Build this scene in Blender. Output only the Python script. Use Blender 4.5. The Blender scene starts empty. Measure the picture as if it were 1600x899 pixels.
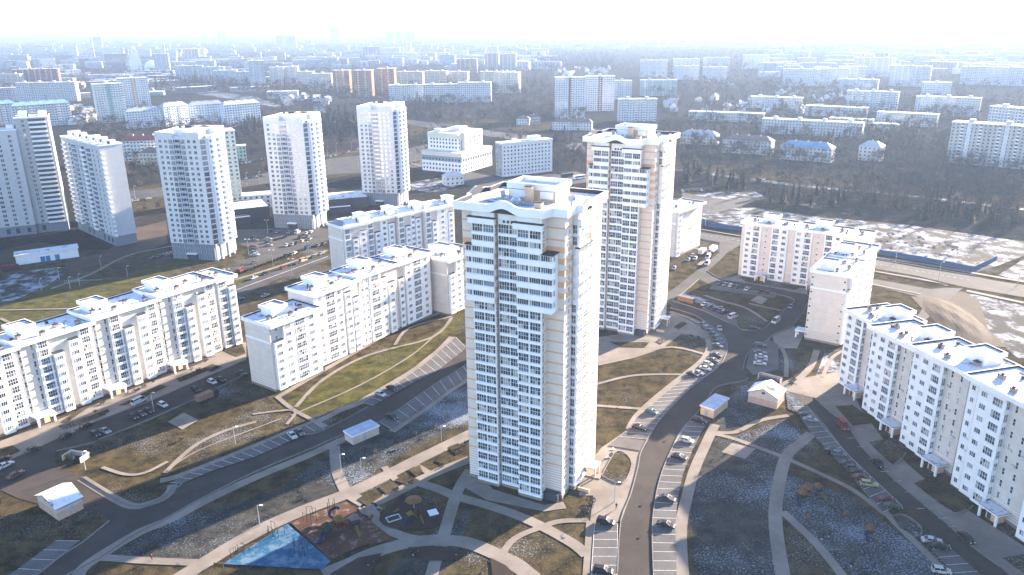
import bpy, math, random
from mathutils import Vector, Matrix
from mathutils.geometry import tessellate_polygon
random.seed(11)
SC = bpy.context.scene
COL = SC.collection
rnd = random.random
def uni(a, b): return a + (b - a) * rnd()

# ------------------------------------------------------------------ camera
FPX = 1204.0; PX, PY = 800.0, 449.5; CAMH = 120.0
PITCH = math.atan(407.5 / FPX); ROLL = math.radians(0.6)
_f = Vector((0, math.cos(PITCH), -math.sin(PITCH))); _r0 = Vector((1, 0, 0)); _u0 = _r0.cross(_f)
_c, _s = math.cos(ROLL), math.sin(ROLL)
RIGHT = _c * _r0 - _s * _u0; UP = _s * _r0 + _c * _u0; FWD = _f
cam = bpy.data.cameras.new('camera'); cam_o = bpy.data.objects.new('camera', cam); COL.objects.link(cam_o)
cam.sensor_width = 36; cam.lens = 36 * FPX / 1600; cam.clip_start = 1; cam.clip_end = 60000
m = Matrix.Identity(4)
for i in range(3):
    m[i][0] = RIGHT[i]; m[i][1] = UP[i]; m[i][2] = -FWD[i]
m.translation = Vector((0, 0, CAMH)); cam_o.matrix_world = m
SC.camera = cam_o
def at(px, py, z=0.0):
    """ground point seen at a photo pixel (survey of the site from the photograph)"""
    d = (px - PX) / FPX * RIGHT - (py - PY) / FPX * UP + FWD
    t = (z - CAMH) / d.z
    return Vector((t * d.x, t * d.y, z))
def heading(px, py, dx, dy):
    a, b = at(px, py), at(px + dx, py + dy)
    return math.atan2(b.y - a.y, b.x - a.x)

# ------------------------------------------------------------------ light
HAZE = 1.6e-4
SUN_AZ, SUN_EL = math.radians(43.3), math.radians(16.0)
w = bpy.data.worlds.new('World'); SC.world = w; w.use_nodes = True
nt = w.node_tree; nt.nodes.clear()
sky = nt.nodes.new('ShaderNodeTexSky'); sky.sky_type = 'NISHITA'; sky.sun_disc = False
sky.sun_elevation = SUN_EL; sky.sun_rotation = math.pi / 2 - SUN_AZ
sky.altitude = 200; sky.air_density = 1.0; sky.dust_density = 0.3; sky.ozone_density = 1.0
bg = nt.nodes.new('ShaderNodeBackground'); bg.inputs[1].default_value = 0.072
wo = nt.nodes.new('ShaderNodeOutputWorld')
tint = nt.nodes.new('ShaderNodeMix'); tint.data_type = 'RGBA'; tint.blend_type = 'MULTIPLY'; tint.inputs[0].default_value = 1; tint.inputs[7].default_value = (.92, .97, 1.13, 1)
nt.links.new(sky.outputs[0], tint.inputs[6]); nt.links.new(tint.outputs[2], bg.inputs[0]); nt.links.new(bg.outputs[0], wo.inputs[0])
sun = bpy.data.lights.new('sun', 'SUN'); sun.energy = 5.0; sun.angle = math.radians(0.5); sun.color = (1, 0.82, 0.64)
so = bpy.data.objects.new('sun', sun); COL.objects.link(so)
sd = Vector((math.cos(SUN_EL) * math.cos(SUN_AZ), math.cos(SUN_EL) * math.sin(SUN_AZ), math.sin(SUN_EL)))
so.rotation_euler = (-sd).to_track_quat('-Z', 'Y').to_euler(); so.location = (200, 200, 300)
vs = SC.view_settings
vs.view_transform = 'Standard'; vs.look = 'None'; vs.exposure = 2.9; vs.gamma = 1; vs.use_curve_mapping = False
SC.cycles.max_bounces = 5; SC.cycles.diffuse_bounces = 2; SC.cycles.glossy_bounces = 2
SC.cycles.transmission_bounces = 1; SC.cycles.volume_bounces = 0; SC.cycles.transparent_max_bounces = 4
SC.cycles.caustics_reflective = False; SC.cycles.caustics_refractive = False

# ------------------------------------------------------------------ object helpers
KIDS = {}
def link(name, data, parent=None, loc=(0, 0, 0), rz=0.0):
    o = bpy.data.objects.new(name, data); COL.objects.link(o)
    o.location = loc
    if rz: o.rotation_euler = (0, 0, rz)
    if parent is not None:
        o.parent = parent; KIDS.setdefault(parent.name, []).append(o)
    return o
def tag(o, label=None, cat=None, group=None, kind=None):
    if label: o['label'] = label
    if cat: o['category'] = cat
    if group: o['group'] = group
    if kind: o['kind'] = kind
    return o
def thing(name, label, cat, loc=(0, 0, 0), rz=0.0, group=None):
    return tag(link(name, None, None, loc, rz), label, cat, group)
def copy_tree(o, parent=None):
    c = o.copy(); COL.objects.link(c)
    if parent is not None:
        c.parent = parent; KIDS.setdefault(parent.name, []).append(c)
    for k in list(KIDS.get(o.name, [])): copy_tree(k, c)
    return c

class MB:
    def __init__(s): s.v = []; s.f = []; s.m = []
    def face(s, pts, m=0):
        b = len(s.v); s.v += [tuple(p) for p in pts]; s.f.append(tuple(range(b, b + len(pts)))); s.m.append(m)
    def box(s, x0, x1, y0, y1, z0, z1, m=0, mt=None, mb=None):
        b = len(s.v)
        s.v += [(x0, y0, z0), (x1, y0, z0), (x1, y1, z0), (x0, y1, z0), (x0, y0, z1), (x1, y0, z1), (x1, y1, z1), (x0, y1, z1)]
        for i, q in enumerate(((3, 2, 1, 0), (4, 5, 6, 7), (0, 1, 5, 4), (1, 2, 6, 5), (2, 3, 7, 6), (3, 0, 4, 7))):
            s.f.append(tuple(b + k for k in q)); s.m.append((mt if mt is not None else m) if i == 1 else m)
    def prism(s, pts, z0, z1, m=0, mt=None, edges=None):
        n = len(pts); b = len(s.v)
        s.v += [(p[0], p[1], z0) for p in pts] + [(p[0], p[1], z1) for p in pts]
        for i in range(n):
            j = (i + 1) % n
            s.f.append((b + i, b + j, b + n + j, b + n + i)); s.m.append(edges[i] if edges else m)
        s.f.append(tuple(b + n + i for i in range(n))); s.m.append(mt if mt is not None else m)
    def cyl(s, x, y, z0, z1, r, n=10, m=0, r1=None, cap=True, mt=None):
        r1 = r if r1 is None else r1; b = len(s.v)
        for k in range(n):
            a = 2 * math.pi * k / n; s.v.append((x + r * math.cos(a), y + r * math.sin(a), z0))
        for k in range(n):
            a = 2 * math.pi * k / n; s.v.append((x + r1 * math.cos(a), y + r1 * math.sin(a), z1))
        for k in range(n):
            j = (k + 1) % n; s.f.append((b + k, b + j, b + n + j, b + n + k)); s.m.append(m)
        if cap: s.f.append(tuple(b + n + k for k in range(n))); s.m.append(m if mt is None else mt)
    def tube(s, p, q, r, r1=None, n=5, m=0):
        p, q = Vector(p), Vector(q); r1 = r if r1 is None else r1
        d = (q - p).normalized(); a = d.orthogonal().normalized(); c = d.cross(a); b = len(s.v)
        for (o, rr) in ((p, r), (q, r1)):
            for k in range(n):
                t = 2 * math.pi * k / n; s.v.append(tuple(o + rr * (math.cos(t) * a + math.sin(t) * c)))
        for k in range(n):
            j = (k + 1) % n; s.f.append((b + k, b + j, b + n + j, b + n + k)); s.m.append(m)
        s.f.append(tuple(b + n + k for k in range(n))); s.m.append(m)
        s.f.append(tuple(b + n - 1 - k for k in range(n))); s.m.append(m)
    def mesh(s, name, mats):
        me = bpy.data.meshes.new(name); me.from_pydata(s.v, [], s.f)
        for mm in (mats if isinstance(mats, (list, tuple)) else [mats]): me.materials.append(mm)
        me.polygons.foreach_set('material_index', s.m); me.update(); return me
    def build(s, name, mats, parent=None, loc=(0, 0, 0), rz=0.0):
        return link(name, s.mesh(name, mats), parent, loc, rz)

# ------------------------------------------------------------------ materials
def new_mat(name):
    mt = bpy.data.materials.new(name); mt.use_nodes = True
    t = mt.node_tree; b = t.nodes['Principled BSDF']; return mt, t, b
def N(t, kind, **kw):
    n = t.nodes.new(kind)
    for k, v in kw.items(): setattr(n, k, v)
    return n
def math_n(t, op, a, b=None, c=None):
    n = N(t, 'ShaderNodeMath', operation=op)
    for i, v in enumerate((a, b, c)):
        if v is None: continue
        if isinstance(v, (int, float)): n.inputs[i].default_value = v
        else: t.links.new(v, n.inputs[i])
    return n.outputs[0]
def mix_n(t, f, a, b):
    n = N(t, 'ShaderNodeMix', data_type='RGBA')
    for i, v in ((0, f), (6, a), (7, b)):
        if isinstance(v, (int, float)): n.inputs[i].default_value = v
        elif isinstance(v, tuple): n.inputs[i].default_value = (*v, 1)
        else: t.links.new(v, n.inputs[i])
    return n.outputs[2]
def noise(t, coord, scale, detail=3, rough=.55):
    n = N(t, 'ShaderNodeTexNoise'); n.inputs['Scale'].default_value = scale
    n.inputs['Detail'].default_value = detail; n.inputs['Roughness'].default_value = rough
    t.links.new(coord, n.inputs['Vector']); return n.outputs['Fac']
def coord(t, kind='Object'):
    if kind == 'World': return N(t, 'ShaderNodeNewGeometry').outputs['Position']
    return N(t, 'ShaderNodeTexCoord').outputs[kind]
def ramp(t, f, lo, hi):
    n = N(t, 'ShaderNodeMapRange', interpolation_type='SMOOTHSTEP'); n.inputs[1].default_value = lo; n.inputs[2].default_value = hi
    t.links.new(f, n.inputs[0]); return n.outputs[0]
def sc(c, k): return tuple(min(1, x * k) for x in c)
def plain(name, col, rough=.7, var=.12, scale=.8, metal=0., spec=.12, kind='Object', col2=None):
    mt, t, b = new_mat(name); co = coord(t, kind)
    f = ramp(t, noise(t, co, scale), .3, .7)
    t.links.new(mix_n(t, f, sc(col, 1 - var), col2 or sc(col, 1 + var)), b.inputs['Base Color'])
    b.inputs['Roughness'].default_value = rough; b.inputs['Metallic'].default_value = metal
    b.inputs['Specular IOR Level'].default_value = spec
    return mt
def wall_mat(name, col, stripe, z0, fh, sw=.32, wide=None, base=None, base2=None, zbase=0., panel=1.2):
    """render wall: a painted stripe at each floor, banded plinth storeys, faint panel joints and stains"""
    mt, t, b = new_mat(name); co = coord(t); sx = N(t, 'ShaderNodeSeparateXYZ'); t.links.new(co, sx.inputs[0]); z = sx.outputs[2]
    c = mix_n(t, ramp(t, noise(t, co, .35, 5), .3, .75), sc(col, .93), sc(col, 1.05))
    fl = math_n(t, 'FRACT', math_n(t, 'DIVIDE', math_n(t, 'SUBTRACT', z, z0), fh))
    if stripe: c = mix_n(t, math_n(t, 'LESS_THAN', fl, sw / fh), c, stripe)
    else: c = mix_n(t, math_n(t, 'LESS_THAN', fl, .03), c, sc(col, .8))
    if wide:
        k = math_n(t, 'MULTIPLY', math_n(t, 'LESS_THAN', fl, .5), math_n(t, 'MULTIPLY', math_n(t, 'GREATER_THAN', z, wide[0]), math_n(t, 'LESS_THAN', z, wide[1])))
        c = mix_n(t, k, c, stripe)
    if base:
        fb = math_n(t, 'FRACT', math_n(t, 'DIVIDE', z, .75))
        cb = mix_n(t, math_n(t, 'LESS_THAN', fb, .42), base, base2)
        c = mix_n(t, math_n(t, 'LESS_THAN', z, zbase), c, cb)
    t.links.new(c, b.inputs['Base Color']); b.inputs['Roughness'].default_value = .9; b.inputs['Specular IOR Level'].default_value = .08
    return mt
def far_wall(name, col, win, fw=3.3, fh=3.0, roofc=(.55, .57, .6)):
    """far buildings: window grid as material only because nobody could pick the panes apart"""
    mt, t, b = new_mat(name); co = coord(t); sx = N(t, 'ShaderNodeSeparateXYZ'); t.links.new(co, sx.inputs[0])
    xy = math_n(t, 'ADD', sx.outputs[0], sx.outputs[1])
    fx = math_n(t, 'FRACT', math_n(t, 'DIVIDE', xy, fw)); fz = math_n(t, 'FRACT', math_n(t, 'DIVIDE', sx.outputs[2], fh))
    k = math_n(t, 'MULTIPLY', math_n(t, 'MULTIPLY', math_n(t, 'GREATER_THAN', fx, .3), math_n(t, 'LESS_THAN', fx, .75)),
               math_n(t, 'MULTIPLY', math_n(t, 'GREATER_THAN', fz, .35), math_n(t, 'LESS_THAN', fz, .82)))
    c = mix_n(t, k, mix_n(t, ramp(t, noise(t, co, .08, 3), .35, .65), sc(col, .85), sc(col, 1.1)), win)
    g = N(t, 'ShaderNodeNewGeometry'); sn = N(t, 'ShaderNodeSeparateXYZ'); t.links.new(g.outputs['Normal'], sn.inputs[0])
    c = mix_n(t, math_n(t, 'GREATER_THAN', sn.outputs[2], .3), c, roofc)
    t.links.new(c, b.inputs['Base Color']); b.inputs['Roughness'].default_value = .9; b.inputs['Specular IOR Level'].default_value = .04; return mt
GK = 1.45
def ground_mat(name, dark, light, frost, amount, big=.03, speck=2.0, bump=.0):
    """dry winter turf with rime: clumps of straw and moss, frost specks thicker in some places"""
    dark, light, frost = sc(dark, GK), sc(light, GK * 1.1), sc(frost, GK); mt, t, b = new_mat(name); p = coord(t, 'World')
    c = mix_n(t, ramp(t, noise(t, p, .22, 6, .65), .33, .67), dark, light)
    c = mix_n(t, math_n(t, 'MULTIPLY', ramp(t, noise(t, p, 2.2, 2, .7), .45, .75), .5), c, sc(light, 1.6))
    c = mix_n(t, math_n(t, 'MULTIPLY', ramp(t, noise(t, p, .06, 5, .62), .45, .68), .6), c, sc(light, .55))
    big_n = noise(t, p, big, 4, .6); fine = noise(t, p, speck, 4, .72)
    s = math_n(t, 'ADD', fine, math_n(t, 'MULTIPLY', math_n(t, 'SUBTRACT', big_n, .5), .9))
    c = mix_n(t, math_n(t, 'MULTIPLY', ramp(t, s, .63 - amount, .78 - amount), .8), c, frost)
    t.links.new(c, b.inputs['Base Color']); b.inputs['Roughness'].default_value = 1; b.inputs['Specular IOR Level'].default_value = .0
    return mt
def paving_mat(name, col, wear=.2, tile=None, fine=3.0):
    col = sc(col, GK); mt, t, b = new_mat(name); p = coord(t, 'World')
    c = mix_n(t, ramp(t, noise(t, p, .12, 5, .6), .3, .7), sc(col, 1 - wear * 1.3), sc(col, 1 + wear))
    c = mix_n(t, math_n(t, 'MULTIPLY', ramp(t, noise(t, p, .035, 6, .7), .52, .62), .35), c, sc(col, .62))
    c = mix_n(t, math_n(t, 'MULTIPLY', ramp(t, noise(t, p, fine, 3, .7), .4, .8), .35), c, sc(col, .7))
    t.links.new(c, b.inputs['Base Color']); b.inputs['Roughness'].default_value = .9; b.inputs['Specular IOR Level'].default_value = .08
    return mt
def snow_mat(name, under, amount=.15, scale=.25, snow=(.82, .84, .88)):
    mt, t, b = new_mat(name); p = coord(t, 'World')
    s = math_n(t, 'ADD', noise(t, p, scale, 6, .65), math_n(t, 'MULTIPLY', noise(t, p, scale * 6, 3, .6), .25))
    c = mix_n(t, ramp(t, s, .50 - amount, .68 - amount), under, snow)
    t.links.new(c, b.inputs['Base Color']); b.inputs['Roughness'].default_value = .9; b.inputs['Specular IOR Level'].default_value = .04; return mt
def glass_mat(name, col, rough=.06):
    mt, t, b = new_mat(name); b.inputs['Base Color'].default_value = (*col, 1); b.inputs['Roughness'].default_value = rough
    b.inputs['IOR'].default_value = 2.3; return mt

WHITE = plain('white_render', (.80, .80, .80), .8, .05, .3)
FRAME = plain('white_frame', (.78, .78, .78), .5, .03)
SNOW = snow_mat('roof_snow', (.10, .10, .11), .07, .3, (.60, .62, .66))
TAR_SHADE = plain('roof_tar_shade', (.045, .05, .06), .8)  # tar on roof fittings; on inner parapet faces it also paints their shadow
DARK = plain('dark_sheet', (.05, .055, .07), .6)
CREAM_T = wall_mat('tower_render', (.68, .60, .53), (.62, .38, .24), 1.0, 2.93, .42, (56, 71), (.72, .70, .68), (.60, .44, .33), 9.3)
CREAM = wall_mat('cream_render', (.64, .585, .53), None, 1.0, 2.93, base=(.70, .66, .62), base2=(.58, .46, .38), zbase=4.8)
PINK = wall_mat('pink_render', (.70, .605, .54), None, 1.0, 2.93, base=(.66, .58, .52), base2=(.58, .44, .35), zbase=4.8)
ORANGE = plain('orange_render', (.66, .45, .30), .85, .08)
PLINTH = plain('stone_plinth', (.24, .20, .18), .8, .15, 2)
GL = [glass_mat('glass_dark', (.035, .052, .075)), glass_mat('glass_dim', (.10, .135, .17)), glass_mat('glass_curtain', (.38, .38, .37), .25), glass_mat('glass_sky_reflection', (.13, .18, .24))]  # last glass carries a sky reflection in its base colour
ASPH = paving_mat('asphalt', (.036, .031, .0275), .15)
ASPH_L = paving_mat('worn_asphalt', (.046, .044, .043), .15)
BAY = paving_mat('parking_concrete', (.072, .069, .067), .15)
PAVE = paving_mat('paving', (.135, .118, .101), .16)
KERB = plain('kerb_concrete', (.16, .155, .15), .8)
PAINT = plain('road_paint', (.42, .42, .42), .6, .25, 2)
TURF = ground_mat('frosted_turf', (.010, .0105, .007), (.048, .037, .019), (.15, .16, .175), .055)
GREEN = ground_mat('green_turf', (.018, .020, .007), (.056, .050, .018), (.17, .18, .2), -.04)
FROSTY = ground_mat('rimed_turf', (.0105, .0125, .012), (.036, .034, .030), (.15, .175, .21), .10)
FARG = ground_mat('far_field', (.008, .0095, .0105), (.024, .022, .0195), (.10, .11, .125), -.05, .006, .06)
STRAW = ground_mat('straw_grass', (.017, .0155, .009), (.048, .039, .023), (.15, .16, .18), -.03)
SNOWG = snow_mat('snow_ground', (.026, .025, .024), -.07, .10, (.26, .28, .32))
SAND = snow_mat('playground_sand', (.085, .045, .03), -.13, .5, (.2, .16, .14))
BROWN = paving_mat('bark_ground', (.03, .022, .018), .2)
COURT = snow_mat('blue_rubber', (.022, .085, .155), -.06, .35, (.10, .16, .22))
EARTH = paving_mat('bare_earth', (.040, .030, .023), .15)
GREYROOF = plain('grey_sheet_roof', (.36, .38, .42), .5, .08)

# ------------------------------------------------------------------ setting: ground sheets
LAYER = [0]
def sheet(polys, name, mat, pix=True):
    mb = MB()
    for poly in polys:
        LAYER[0] += 1; z = .004 + LAYER[0] * .002
        pts = [at(*p) for p in poly] if pix else [Vector((p[0], p[1], 0)) for p in poly]
        pts = [Vector((p.x, p.y, z)) for p in pts]
        for tri in tessellate_polygon([pts]):
            q = [pts[i] for i in tri]
            if (q[1] - q[0]).cross(q[2] - q[0]).z < 0: q.reverse()
            mb.face(q)
    return tag(mb.build(name, mat), kind='structure')
def smooth(pts, k=4):
    out = []
    for i in range(len(pts) - 1):
        p0, p1, p2, p3 = pts[max(i - 1, 0)], pts[i], pts[i + 1], pts[min(i + 2, len(pts) - 1)]
        for j in range(k):
            t = j / k
            out.append(.5 * ((2 * p1) + (p2 - p0) * t + (2 * p0 - 5 * p1 + 4 * p2 - p3) * t * t + (3 * p1 - p0 - 3 * p2 + p3) * t ** 3))
    out.append(pts[-1]); return out
def strip_pts(pts, wd):
    L, R = [], []
    for i, p in enumerate(pts):
        d = (pts[min(i + 1, len(pts) - 1)] - pts[max(i - 1, 0)]); d.z = 0; d.normalize()
        n = Vector((-d.y, d.x, 0)) * wd / 2; L.append(p + n); R.append(p - n)
    return L, R
def strips(lines, name, mat, sm=True):
    mb = MB()
    for (pix, wd) in lines:
        LAYER[0] += 1; z = .004 + LAYER[0] * .002
        pts = [at(*p) for p in pix]
        if sm and len(pts) > 2: pts = smooth(pts)
        L, R = strip_pts(pts, wd)
        for i in range(len(pts) - 1):
            mb.face([Vector((v.x, v.y, z)) for v in (R[i], R[i + 1], L[i + 1], L[i])])
    return tag(mb.build(name, mat), kind='structure')
def kerbs(lines):
    mb = MB()
    for pix in lines:
        pts = smooth([at(*p) for p in pix], 3); L, R = strip_pts(pts, .22); zt = ZTOP + .1
        for i in range(len(pts) - 1):
            a, b2, c2, d2 = R[i], R[i + 1], L[i + 1], L[i]
            up = lambda v: Vector((v.x, v.y, zt))
            mb.face([up(a), up(b2), up(c2), up(d2)]); mb.face([a, b2, up(b2), up(a)]); mb.face([c2, d2, up(d2), up(c2)])
    return tag(mb.build('kerb', KERB), kind='structure')
def along(pts, t):
    ls = [(pts[i + 1] - pts[i]).length for i in range(len(pts) - 1)]; d = t * sum(ls)
    for i, l in enumerate(ls):
        if d <= l or i == len(ls) - 1: return pts[i] + (pts[i + 1] - pts[i]) * (d / l)
        d -= l
def bay_lines(items):
    mb = MB(); z = ZTOP
    for (ea, eb, n) in items:
        A, B = [at(*p) for p in ea], [at(*p) for p in eb]
        for i in range(n + 1):
            p, q = along(A, i / n), along(B, i / n); d = (q - p); d.z = 0; d.normalize(); s = Vector((-d.y, d.x, 0)) * .075
            mb.face([Vector((v.x, v.y, z)) for v in (p - s, q - s, q + s, p + s)])
    return mb

g = MB(); R_ = 16000
g.face([(-R_, -400, 0), (R_, -400, 0), (R_, 20000, 0), (-R_, 20000, 0)])
tag(g.build('ground', TURF), kind='structure')
CARZ = .27
sheet([[(-R_, 430), (R_, 430), (R_, 19900), (-R_, 19900)]], 'far_field', FARG, False)
# turf of other kinds
sheet([[(430, 640), (505, 595), (575, 555), (675, 522), (708, 497), (735, 470), (735, 505), (705, 520), (640, 575), (560, 625), (480, 655), (447, 640)],
       [(60, 520), (130, 480), (200, 450), (345, 400), (345, 385), (200, 430), (60, 450), (-40, 500), (-40, 540)],
       [(330, 462), (420, 430), (512, 398), (512, 390), (420, 420), (330, 452)]], 'grass_verge', GREEN)
sheet([[(1105, 424), (1122, 410), (1138, 403), (1160, 402), (1156, 420), (1152, 432), (1126, 434)],
       [(1363, 427), (1480, 447), (1463, 458), (1400, 450), (1360, 438)], [(1358, 447), (1437, 462), (1440, 472), (1420, 492), (1350, 482)],
       [(1080, 374), (1118, 381), (1112, 390), (1080, 386)], [(1142, 388), (1160, 385), (1156, 396), (1146, 395)],
       [(420, 262), (500, 240), (562, 232), (562, 241), (420, 277)], [(430, 290), (566, 272), (566, 262), (470, 270)], [(452, 330), (566, 305), (566, 316), (455, 345)],
       [(640, 262), (690, 250), (700, 262), (660, 290), (640, 300)], [(640, 215), (680, 200), (850, 205), (870, 190), (760, 186), (640, 195)],
       [(1050, 262), (1250, 290), (1600, 330), (1600, 312), (1250, 275), (1050, 248)], [(1065, 295), (1120, 290), (1160, 300), (1120, 306), (1065, 306)],
       [(195, 297), (260, 285), (258, 292), (195, 306)], [(195, 318), (262, 306), (262, 330), (200, 345)]], 'dry_grass', STRAW)
sheet([[(430, 770), (520, 700), (735, 600), (735, 655), (640, 705), (540, 765), (420, 820), (300, 880), (170, 868), (270, 812)],
       [(1085, 700), (1180, 640), (1120, 690), (1230, 655), (1260, 690), (1215, 760), (1220, 899), (1090, 899), (1068, 780)],
       [(1225, 740), (1330, 775), (1400, 830), (1480, 899), (1330, 899), (1225, 800)], [(640, 860), (740, 790), (720, 845), (690, 899), (600, 899)],
       [(1115, 668), (1140, 620), (1165, 600), (1195, 640), (1150, 672)], [(1205, 530), (1235, 530), (1240, 580), (1210, 580)]], 'frosty_grass', FROSTY)
sheet([[(-60, 455), (30, 425), (90, 418), (150, 415), (195, 398), (110, 420), (70, 450), (20, 470), (-60, 478)],
       [(1075, 318), (1180, 325), (1260, 337), (1345, 345), (1420, 352), (1600, 378), (1600, 400), (1560, 415), (1530, 425), (1440, 405), (1372, 395), (1300, 372), (1160, 358), (1090, 340)],
       [(1065, 308), (1110, 300), (1180, 300), (1200, 310), (1120, 320), (1065, 317)], [(1500, 455), (1600, 478), (1640, 560), (1590, 560), (1540, 520), (1500, 490)],
       [(1560, 430), (1600, 405), (1640, 410), (1600, 440)], [(1290, 548), (1330, 545), (1318, 600), (1270, 600)], [(1060, 455), (1110, 470), (1128, 480), (1070, 470)],
       [(640, 285), (680, 278), (715, 290), (690, 300), (645, 300)]], 'snow_patch', SNOWG)
sheet([[(1445, 478), (1470, 462), (1505, 456), (1530, 470), (1540, 500), (1550, 535), (1520, 545), (1480, 520)], [(100, 412), (180, 395), (260, 370), (262, 380), (190, 405), (110, 425)],
       [(0, 392), (60, 378), (100, 385), (60, 400), (0, 412)], [(200, 360), (260, 345), (262, 366), (205, 378)], [(185, 380), (260, 362), (258, 372), (150, 402)]], 'bare_earth', EARTH)
# roads
A1U = [(20, 925), (59, 899), (100, 867), (132, 847), (171, 815), (210, 792), (250, 783), (285, 757), (330, 738), (400, 715), (475, 681), (507, 673), (575, 637), (584, 635), (615, 620), (650, 597), (682, 580), (729, 545), (790, 500)]
A1L = [(60, 930), (107, 899), (160, 870), (212, 835), (262, 810), (325, 775), (400, 738), (475, 707), (537, 680), (592, 661), (650, 622), (687, 597), (735, 566), (810, 505)]
BL = [(965, 935), (965, 897), (970, 815), (985, 775), (997, 730), (1002, 706), (1020, 674), (1040, 647), (1082, 605), (1122, 575), (1136, 550), (1135, 535), (1127, 522), (1102, 504), (1082, 492), (1047, 482)]
BR = [(1022, 935), (1021, 897), (1019, 825), (1025, 775), (1035, 737), (1050, 702), (1066, 672), (1100, 635), (1115, 610), (1132, 602), (1160, 597), (1170, 592), (1160, 580), (1165, 562), (1172, 550), (1200, 532), (1207, 525), (1240, 508), (1258, 481), (1261, 460), (1205, 449), (1126, 437)]
B_IN = [(1113, 447), (1160, 455), (1214, 461), (1240, 469), (1233, 479), (1204, 505), (1191, 516), (1160, 516), (1150, 509), (1135, 504), (1095, 485), (1050, 471)]
sheet([A1U + A1L[::-1],
       [(171, 817), (210, 793), (185, 782), (128, 747), (100, 735), (85, 722), (88, 706), (140, 694), (92, 685), (32, 712), (-20, 735), (-20, 757), (30, 780), (60, 788), (130, 797), (160, 803)],
       [(32, 712), (92, 685), (150, 660), (237, 627), (300, 600), (385, 563), (400, 557), (400, 580), (377, 589), (325, 615), (237, 655), (162, 685), (140, 694), (88, 706)],
       BL + [(1050, 471), (1095, 485), (1135, 504), (1150, 509), (1160, 516), (1191, 516), (1204, 505), (1233, 479), (1240, 469), (1214, 461), (1160, 455), (1113, 447), (1126, 437)] + BR[::-1][1:],
       [(1227, 611), (1259, 634), (1285, 662), (1314, 700), (1354, 741), (1390, 772), (1426, 805), (1457, 834), (1502, 873), (1540, 910), (1590, 910), (1564, 888), (1512, 850), (1478, 818), (1440, 787), (1392, 746), (1346, 699), (1323, 665), (1297, 645), (1272, 622), (1250, 605)]], 'road', ASPH)
sheet([[(240, 520), (300, 482), (359, 451), (420, 427), (511, 399), (600, 362), (700, 330), (700, 338), (600, 374), (502, 410), (465, 427), (435, 436), (405, 451), (350, 476), (300, 505), (250, 545)],
       [(369, 359), (425, 358), (447, 352), (515, 358), (520, 372), (509, 377), (465, 392), (415, 410), (375, 421), (340, 430), (330, 425), (352, 419), (385, 415), (389, 402), (389, 387), (371, 381)],
       [(190, 300), (260, 293), (380, 279), (500, 250), (562, 243), (640, 232), (690, 220), (700, 230), (660, 250), (570, 270), (500, 274), (380, 293), (260, 307), (190, 314)],
       [(635, 187), (700, 195), (790, 208), (870, 218), (930, 228), (930, 240), (870, 230), (790, 217), (700, 205), (635, 194)],
       [(1047, 352), (1075, 360), (1159, 373), (1262, 389), (1366, 406), (1444, 420), (1525, 433), (1555, 439), (1640, 452), (1640, 472), (1600, 465), (1511, 450), (1480, 443), (1435, 432), (1366, 420), (1262, 402), (1155, 384), (1124, 379), (1075, 370), (1047, 362)],
       [(1124, 379), (1155, 384), (1138, 394), (1122, 410), (1105, 424), (1126, 437), (1113, 447), (1092, 437), (1070, 456), (1050, 472), (1030, 480), (1030, 462), (1049, 454), (1092, 421), (1124, 395)],
       [(1363, 436), (1453, 452), (1480, 450), (1504, 451), (1475, 475), (1456, 492), (1400, 540), (1385, 540), (1435, 492), (1450, 468), (1363, 446)],
       [(1065, 300), (1070, 330), (1110, 335), (1160, 322), (1190, 308), (1150, 312), (1110, 312)], [(700, 262), (790, 280), (900, 268), (920, 275), (920, 285), (800, 300), (700, 285)],
       [(640, 242), (700, 262), (700, 270), (640, 262)], [(420, 215), (500, 230), (500, 236), (420, 225)]], 'street', ASPH_L)
sheet([[(1050, 263), (1250, 289), (1400, 302), (1600, 326), (1600, 329), (1400, 305), (1250, 293), (1050, 266)], [(245, 132), (310, 138), (400, 152), (440, 165), (440, 170), (380, 158), (300, 146), (240, 138)]], 'railway_yard', snow_mat('rail_snow', (.028, .03, .034), -.06, .05, (.2, .22, .25)))
# pavements
sheet([[(0, 690), (60, 668), (120, 645), (237, 595), (350, 545), (385, 535), (385, 563), (300, 600), (237, 627), (150, 660), (92, 685), (32, 712), (-20, 735), (-20, 700)],
       [(922, 815), (927, 775), (905, 775), (905, 745), (940, 700), (955, 690), (980, 672), (1020, 676), (1002, 706), (997, 730), (985, 775), (972, 812), (962, 818)],
       [(1290, 585), (1320, 580), (1345, 640), (1390, 700), (1440, 745), (1500, 790), (1640, 880), (1640, 940), (1600, 920), (1564, 888), (1512, 850), (1478, 818), (1440, 787), (1392, 746), (1346, 699), (1323, 665), (1297, 645), (1272, 622), (1227, 611), (1212, 598)],
       [(930, 528), (990, 520), (1050, 490), (1075, 500), (1102, 515), (1100, 530), (1065, 522), (1035, 545), (990, 560), (935, 572)],
       [(713, 762), (730, 735), (745, 735), (770, 765), (850, 790), (880, 785), (885, 795), (850, 800), (760, 782), (725, 762)],
       [(1126, 436), (1153, 430), (1200, 441), (1262, 452), (1261, 461), (1205, 450)], [(1207, 526), (1240, 510), (1258, 520), (1245, 545), (1212, 545)],
       [(1127, 707), (1144, 693), (1181, 702), (1164, 718)], [(1172, 470), (1185, 462), (1200, 468), (1190, 476)], [(262, 660), (287, 645), (310, 657), (285, 672)]], 'pavement', PAVE)
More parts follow.
